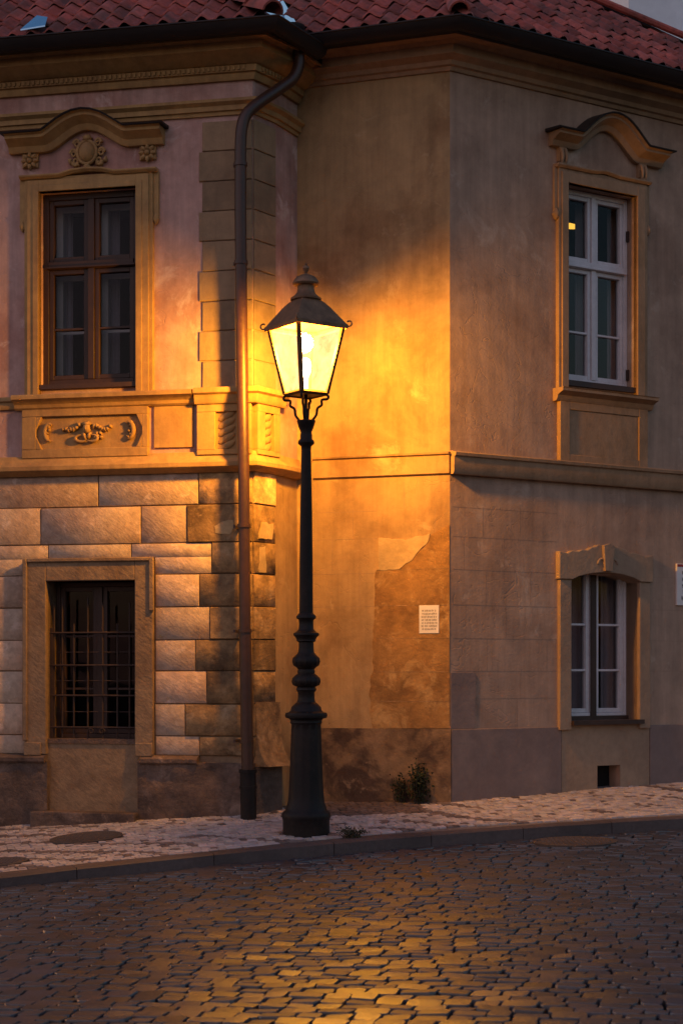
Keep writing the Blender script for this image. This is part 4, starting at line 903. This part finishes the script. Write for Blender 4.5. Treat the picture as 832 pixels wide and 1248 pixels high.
# hood: square, bulging, blending to round
mb = MB(); seg = 48; rows = []
hp = [(0.345, zl_(402), 1.0), (0.35, zl_(398), 1.0), (0.325, zl_(395), 1.0), (0.295, zl_(390), 1.0), (0.25, zl_(383), 0.97), (0.20, zl_(375), 0.9), (0.155, zl_(369), 0.75), (0.13, zl_(366.5), 0.5), (0.125, zl_(366), 0), (0.128, zl_(364), 0), (0.10, zl_(361), 0), (0.075, zl_(357), 0), (0.068, zl_(352), 0), (0.072, zl_(349), 0), (0.10, zl_(347.5), 0), (0.108, zl_(345.5), 0), (0.105, zl_(343), 0), (0.08, zl_(338), 0), (0.05, zl_(335.5), 0), (0.02, zl_(334), 0), (0.012, zl_(333), 0), (0.022, zl_(330), 0), (0.03, zl_(327), 0), (0.024, zl_(324.5), 0), (0.01, zl_(323.5), 0), (0.014, zl_(322), 0), (0.002, zl_(320), 0)]
vs = []; fs = []
for (r, z, sq) in hp:
    for i in range(seg):
        a = TH+2*math.pi*i/seg; loc = (a-TH) % (math.pi/2)-math.pi/4; rs = r*math.cos(math.pi/4)/math.cos(loc); rr = rs*sq+r*0.9*(1-sq) if sq > 0 else r
        vs.append((LC.x+rr*math.cos(a), LC.y+rr*math.sin(a), z))
for k in range(len(hp)-1):
    for i in range(seg): j = (i+1) % seg; fs.append((k*seg+i, k*seg+j, (k+1)*seg+j, (k+1)*seg+i))
mb.add(vs, fs); mb.build('lantern_hood', 'hood', LP, smooth=32)
mb = MB()
for k in range(4):   # corner curls
    c = corner(0.335, zl_(398), k); o = (c-Vector((LC.x, LC.y, c.z))).normalized()
    mb = MB(); tube(mb, [c+o*(0.02+0.022*math.cos(t))+Vector((0, 0, 0.012+0.022*math.sin(t))) for t in [-2.6+x*0.55 for x in range(10)]], 0.007, 6); mb.build('corner_curl', 'hood', LP)
mb = MB()
for k in range(4):
    def q(h, y): return corner(h, zl_(y), k)
    tube(mb, smoothpath([q(0.165, 481), q(0.185, 484), q(0.175, 487), q(0.13, 488), q(0.13, 494), q(0.095, 498), q(0.085, 506), q(0.05, 513)], 4), 0.0105, 8)
tube(mb, [(LC.x, LC.y, zB), (LC.x, LC.y, zl_(513))], 0.014, 10)
mb.build('lantern_bracket', 'iron', LP)
mb = MB(); zbm = zl_(447); zla = zl_(418); prof = [(0.012, zl_(478)), (0.014, zbm-0.09), (0.034, zbm-0.05), (0.042, zbm), (0.04, zbm+0.03), (0.028, zbm+0.06), (0.004, zbm+0.075)]
lathe(mb, LC.x, LC.y, prof, 20); mb.build('bulb', 'bulb', LP)
ld = bpy.data.lights.new('lamp_light', 'POINT'); ld.energy = 620; ld.color = (1.0, 0.41, 0.025); ld.shadow_soft_size = 0.085
lo_ = bpy.data.objects.new('lamp_light', ld); COL.objects.link(lo_); lo_.parent = LP; lo_.location = Vector((LC.x, LC.y, zla))-Vector(LP.location)

# ================================================================== GROUND
# one sheet reaching the horizon
def grid(name, xs_, ys_, zf_, mat):
    m = MB(); nx = len(xs_); vs = [(x, y, zf_(x, y)) for y in ys_ for x in xs_]; m.add(vs, [(j*nx+i, j*nx+i+1, (j+1)*nx+i+1, (j+1)*nx+i) for j in range(len(ys_)-1) for i in range(nx-1)])
    return m.build(name, mat, None, kind='structure', smooth=60)
gx = [-400, -60, -20, -10]+[-8+i*0.5 for i in range(33)]+[10, 20, 60, 400]; gy = [-400, -60, -10, 0]+[1+0.5*i for i in range(36)]+[22, 30, 80, 400]
grid('ground', gx, gy, lambda x, y: rz(max(min(x, 9), -9), max(min(y, 16), 2))-0.05, 'joint')
# cobbled road
random.seed(21)
def stone(mb, cx, cy, ux, uy, w, l, zf_, edge=(0.006, 0.95), depth=0.04, r=0.28, dome=0.006, tint=(1, 1, 1), tilt=0.01, jit=0.10, n8=True):
    vx_, vy_ = -uy, ux
    hw, hl = w/2, l/2; cr = r*min(hw, hl)
    c = [(-hw+cr, -hl), (hw-cr, -hl), (hw, -hl+cr), (hw, hl-cr), (hw-cr, hl), (-hw+cr, hl), (-hw, hl-cr), (-hw, -hl+cr)] if n8 else [(-hw, -hl), (hw, -hl), (hw, hl), (-hw, hl)]
    c = [(a+random.uniform(-1, 1)*jit*hw*0.6, b+random.uniform(-1, 1)*jit*hl*0.6) for a, b in c]
    ta, tb = random.uniform(-tilt, tilt), random.uniform(-tilt, tilt); lift = random.uniform(-0.004, 0.004); n = len(c); vs = []
    for (k, dz) in ((1.0, -depth), (0.985, -edge[0]), (edge[1], 0.0)):
        for a, b in c:
            x = cx+ux*a*k+vx_*b*k; y = cy+uy*a*k+vy_*b*k; vs.append((x, y, zf_(x, y)+dz+lift+ta*a/hw*0.5+tb*b/hl*0.5))
    vs.append((cx, cy, zf_(cx, cy)+dome+lift)); fs = []
    for q in (0, n):
        for i in range(n): fs.append((q+i, q+(i+1) % n, q+n+(i+1) % n, q+n+i))
    for i in range(n): fs.append((2*n+i, 2*n+(i+1) % n, 3*n))
    mb.add(vs, fs, tint)
rd = MB(); th = R(-15); ux, uy = math.cos(th), math.sin(th); row = 0; v = -1.0
while v < 17:
    rw = random.uniform(0.088, 0.115); u_ = -9.0+random.uniform(0, 0.2); bend = random.uniform(0, 6)
    while u_ < 9:
        w = random.uniform(0.105, 0.175)
        uu = u_+w/2; vv = v+rw/2+0.03*math.sin(uu*0.9+1)+0.004*math.sin(uu*4+bend); sh = 0
        x = ux*uu-uy*vv; y = uy*uu+ux*vv
        if y > 4.6 and y < yk(x)-0.28/math.cos(0.39)*0.5+0.02 and abs(x) < 0.21*y+1.6 and abs(x) < 4.6:
            k = random.uniform(0.6, 1.4); h = random.uniform(-0.06, 0.06); hx = random.random()
            tn = (k*(1+h), k, k*(1-h)) if hx > 0.08 else (k*1.35, k*1.05, k*0.9)
            stone(rd, x, y, ux, uy, w-0.009, rw-0.009, rz, tint=tn, tilt=0.008, dome=0.001, jit=0.14)
        u_ += w
    v += rw
# gutter row beside the kerb: long setts parallel to it
kd = Vector((1, 0.41)).normalized()
for rr_ in range(2):
    s = -6.0
    while s < 6:
        w = random.uniform(0.14, 0.2); px_ = s*kd.x; py_ = 12.86+s*kd.y; off = -0.075-rr_*0.125
        x = px_-kd.y*off*-1*-1; y = py_+kd.x*off; x = px_-kd.y*off
        if rr_ == 0 or True:
            k = random.uniform(0.8, 1.1); stone(rd, x, y, kd.x, kd.y, w-0.01, 0.115, rz, tint=(k, k, k), tilt=0.008)
        s += w
rd.build('cobbled_road', 'cobble', None, kind='structure', smooth=25)
# kerb stones
kb_ = MB(); s = -8.0
while s < 8:
    w = random.uniform(0.8, 1.15); k = random.uniform(0.85, 1.15)
    n = 5; vs = []
    prf = [(-0.012, -0.2), (0.0, -0.03), (0.0, -0.012), (0.018, 0.0), (0.2, 0.004), (0.205, -0.03), (0.205, -0.2)]
    for i in range(n+1):
        t = s+0.003+(w-0.006)*i/n; x0 = t*kd.x; y0 = 12.86+t*kd.y
        for d_, z_ in prf: x = x0-kd.y*d_; y = y0+kd.x*d_; vs.append((x, y, kz(x0)+z_+0.004*noise.noise(Vector((t*3, d_*9, 1)))))
    m_ = len(prf); fs = [(i*m_+q, i*m_+q+1, (i+1)*m_+q+1, (i+1)*m_+q) for i in range(n) for q in range(m_-1)]+[tuple(range(m_)), tuple(n*m_+q for q in range(m_))]
    kb_.add(vs, fs, (k, k, k)); s += w
kb_.build('kerb', 'kerb', None, kind='structure', smooth=40)
# pavement bed + mosaic stones
def pvz(x, y): return pz(x, y)
pb = MB(); cols = []; vs = []; nx = 60; ny = 10
for i in range(nx+1):
    X = -7.5+15*i/nx
    for j in range(ny+1):
        Y = yk(X)+0.1+(interp(X, YW)+0.6-yk(X)-0.1)*j/ny; vs.append((X, Y, pz(X, Y)-0.012))
pb.add(vs, [(i*(ny+1)+j, (i+1)*(ny+1)+j, (i+1)*(ny+1)+j+1, i*(ny+1)+j+1) for i in range(nx) for j in range(ny)]); pb.build('pavement_bed', 'pjoint', None, kind='structure', smooth=60)
def inwall(x, y):   # behind any facade line
    p = Vector((x, y))
    if x < A.x: return (p-A).dot(LW.n.to_2d()) < -0.01
    if x < C_.x: return y > 14.3+(x-A.x)*1.7
    if x < D.x: return (p-D).dot(MW.n.to_2d()) < -0.01
    return (p-D).dot(RW.n.to_2d()) < -0.01
def gpt(x, y, zfun, it=12):   # where a photograph pixel meets the ground
    Y = 13.0
    for _ in range(it):
        X = (x-CX)/F*Y; z = zfun(X, Y); Y = Y+ ((CH-z)/((y-HY)/F)-Y)*0.5
    return Vector(((x-CX)/F*Y, Y, zfun((x-CX)/F*Y, Y)))
mh1 = gpt(105, 1021, pz, 30); mh2 = gpt(2, 1051, pz, 30)
mh1r, mh2r = 0.30, 0.2
pv = MB(); random.seed(5); v = 0.215; r_ = 0
while v < 3.8:
    rw = 0.062; s = -7+random.uniform(0, .06)
    while s < 7:
        w = random.uniform(0.052, 0.078); wav = 0.03*math.sin(s*1.7+v*2)
        x = s*kd.x-kd.y*(v+wav); y = 12.86+s*kd.y+kd.x*(v+wav)
        if not inwall(x, y) and abs(x) < 0.21*y+1.0 and (Vector((x, y))-mh1.to_2d()).length > mh1r+0.02 and (Vector((x, y))-mh2.to_2d()).length > mh2r+0.02 and (Vector((x, y))-Vector((LX, LY))).length > 0.2:
            k = random.uniform(0.72, 1.1); tn = (k, k*random.uniform(0.94, 1.0), k*random.uniform(0.9, 1.0))
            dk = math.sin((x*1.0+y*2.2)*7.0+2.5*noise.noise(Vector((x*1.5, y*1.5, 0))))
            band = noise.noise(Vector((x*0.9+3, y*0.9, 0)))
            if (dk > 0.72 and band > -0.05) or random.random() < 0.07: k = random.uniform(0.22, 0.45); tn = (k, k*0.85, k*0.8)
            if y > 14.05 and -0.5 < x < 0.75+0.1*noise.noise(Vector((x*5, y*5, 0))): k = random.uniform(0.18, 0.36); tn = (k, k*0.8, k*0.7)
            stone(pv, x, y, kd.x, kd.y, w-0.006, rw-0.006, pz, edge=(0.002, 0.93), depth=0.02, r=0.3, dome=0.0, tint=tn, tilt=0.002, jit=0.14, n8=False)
        s += w
    v += rw; r_ += 1
pv.build('pavement', 'mosaic', None, kind='structure', smooth=25)

# manhole covers
def cover(c, r, zf_, label, d=0.006):
    m = MB(); n = 32; vs = []
    for (rr, dz) in ((r, -0.03), (r, d), (r*0.9, d), (r*0.88, d-0.006), (r*0.86, d-0.006), (r*0.84, d)):
        for i in range(n): a = 2*math.pi*i/n; x = c.x+rr*math.cos(a); y = c.y+rr*math.sin(a); vs.append((x, y, zf_(x, y)+dz))
    fs = [(k*n+i, k*n+(i+1) % n, (k+1)*n+(i+1) % n, (k+1)*n+i) for k in range(5) for i in range(n)]+[tuple(5*n+i for i in range(n))]
    m.add(vs, fs)
    for i in range(-6, 7):
        for j in range(-6, 7):
            x = c.x+i*r*0.125; y = c.y+j*r*0.125
            if math.hypot(x-c.x, y-c.y) < r*0.78 and (i+j) % 2 == 0:
                z = zf_(x, y)+d; h = r*0.05; m.add([(x-h, y-h, z), (x+h, y-h, z), (x+h, y+h, z), (x-h, y+h, z)]+[(x-h*.7, y-h*.7, z+.006), (x+h*.7, y-h*.7, z+.006), (x+h*.7, y+h*.7, z+.006), (x-h*.7, y+h*.7, z+.006)], [(4, 5, 6, 7), (0, 1, 5, 4), (1, 2, 6, 5), (2, 3, 7, 6), (3, 0, 4, 7)])
    return m.build('manhole_cover', 'cover', None, origin=tuple(c), label=label, cat='manhole cover', smooth=30)
cover(mh1, mh1r, pz, 'round dark iron cover in the pale pavement before the barred window')
cover(mh2, mh2r, pz, 'small dark cover close to the kerb at the left edge')
dc = gpt(700, 1027, rz, 40); cover(dc, 0.34, lambda x, y: rz(x, y)+0.006, 'rusty brown round cover set in the cobbled road at right')

# weathered plaques
def plaque(fr, x0, x1, y0, y1, lab, lines, name='plaque', red=False, d=0.012):
    a0, z1 = fr.px(x0, y0); a1, z0 = fr.px(x1, y1); c = fr.p((a0+a1)/2, 0, z0)
    e = empty(name, tuple(c), lab, 'sign'); m = MB(); fbox(m, fr, a0, a1, z0, z1, -0.002, d); m.build('board', 'paper', e, bevel=0.002)
    t = MB(); rnd = random.Random(9); w = a1-a0; h = z1-z0
    for i in range(lines):
        z = z1-h*(0.14+0.76*(i+0.5)/lines); s = a0+w*(0.12+0.05*rnd.random()); e1 = a1-w*(0.1+0.12*rnd.random()*(i % 3 == 0))
        while s < e1:
            ww = min(rnd.uniform(0.012, 0.035), e1-s); hh = h*0.3/lines
            if ww < 0.004: break
            q = 0
            while q < ww:      # tiny letter strokes
                lw_ = rnd.uniform(0.004, 0.007); fbox(t, fr, s+q, s+q+lw_*0.55, z-hh*rnd.uniform(.6, 1), z+hh*rnd.uniform(.5, 1), d, d+0.0012); fbox(t, fr, s+q, s+q+lw_, z-hh*0.15, z+hh*0.12, d, d+0.001); q += lw_+0.003
            s += ww+0.009
    t.build('lettering', 'ink', e, smooth=0)
    if red: t = MB(); fbox(t, fr, a0+0.004, a1-0.004, z1-0.03, z1-0.006, d, d+0.002); t.build('red_band', 'redink', e, smooth=0)
plaque(MW, 511, 535, 738, 772, 'small pale text plaque on the lamplit angled wall near the corner', 7)
random.seed(2)
sg = plaque(RW, 823, 866, 687, 739, 'larger white text sign right of the arched window at the frame edge', 5, name='wall_sign', red=True, d=0.02)

# plants
def plant(c, zf_, n, h, rad, label, name, leafs, lsz, seed):
    rnd = random.Random(seed); e = empty(name, tuple(c), label, 'plant'); st = MB(); lf_ = MB()
    for i in range(n):
        a = rnd.uniform(0, 6.28); r = rnd.uniform(0, rad); hh = h*rnd.uniform(0.45, 1); bx, by = c.x+r*0.35*math.cos(a), c.y+r*0.2*math.sin(a)
        tp = Vector((c.x+r*math.cos(a)*1.0, c.y+r*math.sin(a)*0.5, c.z+hh)); b0 = Vector((bx, by, c.z-0.02)); mid = (b0+tp)/2+Vector((rnd.uniform(-.03, .03), rnd.uniform(-.02, .02), 0.03))
        P_ = smoothpath([b0, mid, tp], 4); tube(st, P_, 0.003, 5)
        for k in range(leafs):
            q = P_[rnd.randrange(2, len(P_))]+Vector((rnd.gauss(0, lsz), rnd.gauss(0, lsz*.6), rnd.gauss(0, lsz)))
            d1 = Vector((rnd.uniform(-1, 1), rnd.uniform(-1, 1), rnd.uniform(-.5, 1))).normalized(); d2 = d1.cross(Vector((rnd.uniform(-1, 1), rnd.uniform(-1, 1), rnd.uniform(-1, 1)))).normalized(); L_ = lsz*rnd.uniform(0.7, 1.3)
            t = rnd.uniform(0.5, 1.5); lf_.add([q, q+d1*L_*.5+d2*L_*.3, q+d1*L_, q+d1*L_*.5-d2*L_*.3], [(0, 1, 2, 3)], (t, t, t*0.8))
    st.build('stems', 'stem', e); lf_.build('leaves', 'leaf', e, smooth=0)
c = gpt(511, 975, pz, 40); c = MW.p(MW.px(511, 970)[0], 0.07, pz(*MW.p(MW.px(511, 970)[0], 0.07, 0).to_2d())); plant(c, pz, 22, 0.33, 0.13, 'dark leafy bush growing at the foot of the wall by the corner', 'bush', 26, 0.03, 1)
c = MW.p(MW.px(488, 970)[0], 0.06, 0); c.z = pz(c.x, c.y); plant(c, pz, 12, 0.24, 0.09, 'smaller sparse weed beside the bush at the wall foot', 'weed', 14, 0.026, 4)
c = gpt(430, 1020, pz, 40); plant(c, pz, 26, 0.05, 0.11, 'low green weed tuft in the pavement right of the lamp base', 'weed', 12, 0.018, 8)

# ================================================================== LIGHT, SKY, CAMERA
w = bpy.data.worlds.new('World'); scn.world = w; w.use_nodes = True; nt = w.node_tree
sky = N(nt, 'ShaderNodeTexSky', sky_type='NISHITA'); sky.sun_disc = False
SE, SRot = R(0.3), R(-62)
sky.sun_elevation = SE; sky.sun_rotation = SRot; sky.air_density = 1.0; sky.dust_density = 1.5; sky.ozone_density = 2.0
bg = nt.nodes['Background']; bg.inputs['Strength'].default_value = 0.78; nt.links.new(sky.outputs[0], bg.inputs[0])
sl = bpy.data.lights.new('dusk_fill', 'SUN'); sl.energy = 0.56; sl.angle = R(80); sl.color = (1.0, 0.53, 0.50)  # broad pink fill added for the dusk ambient, apart from the sky's sun
so = bpy.data.objects.new('dusk_fill', sl); COL.objects.link(so)
el = R(28); dirv = Vector((-0.5, -0.86, math.tan(el)))
so.rotation_euler = dirv.to_track_quat('Z', 'Y').to_euler(); so.location = (0, 0, 15)

cam = bpy.data.cameras.new('camera'); co = bpy.data.objects.new('camera', cam); COL.objects.link(co)
co.location = (0, 0, CH); co.rotation_euler = (R(90), 0, 0)
cam.sensor_fit = 'HORIZONTAL'; cam.sensor_width = 24; cam.lens = F*24/832; cam.shift_y = (HY-624)/832; cam.clip_end = 1500; cam.clip_start = 0.1
cam.dof.use_dof = True; cam.dof.focus_distance = 13.6; cam.dof.aperture_fstop = 4.0
scn.camera = co
scn.render.engine = 'CYCLES'
scn.view_settings.view_transform = 'Standard'; scn.view_settings.look = 'None'; scn.view_settings.gamma = 1; scn.view_settings.exposure = 0.0
scn.cycles.transparent_max_bounces = 12
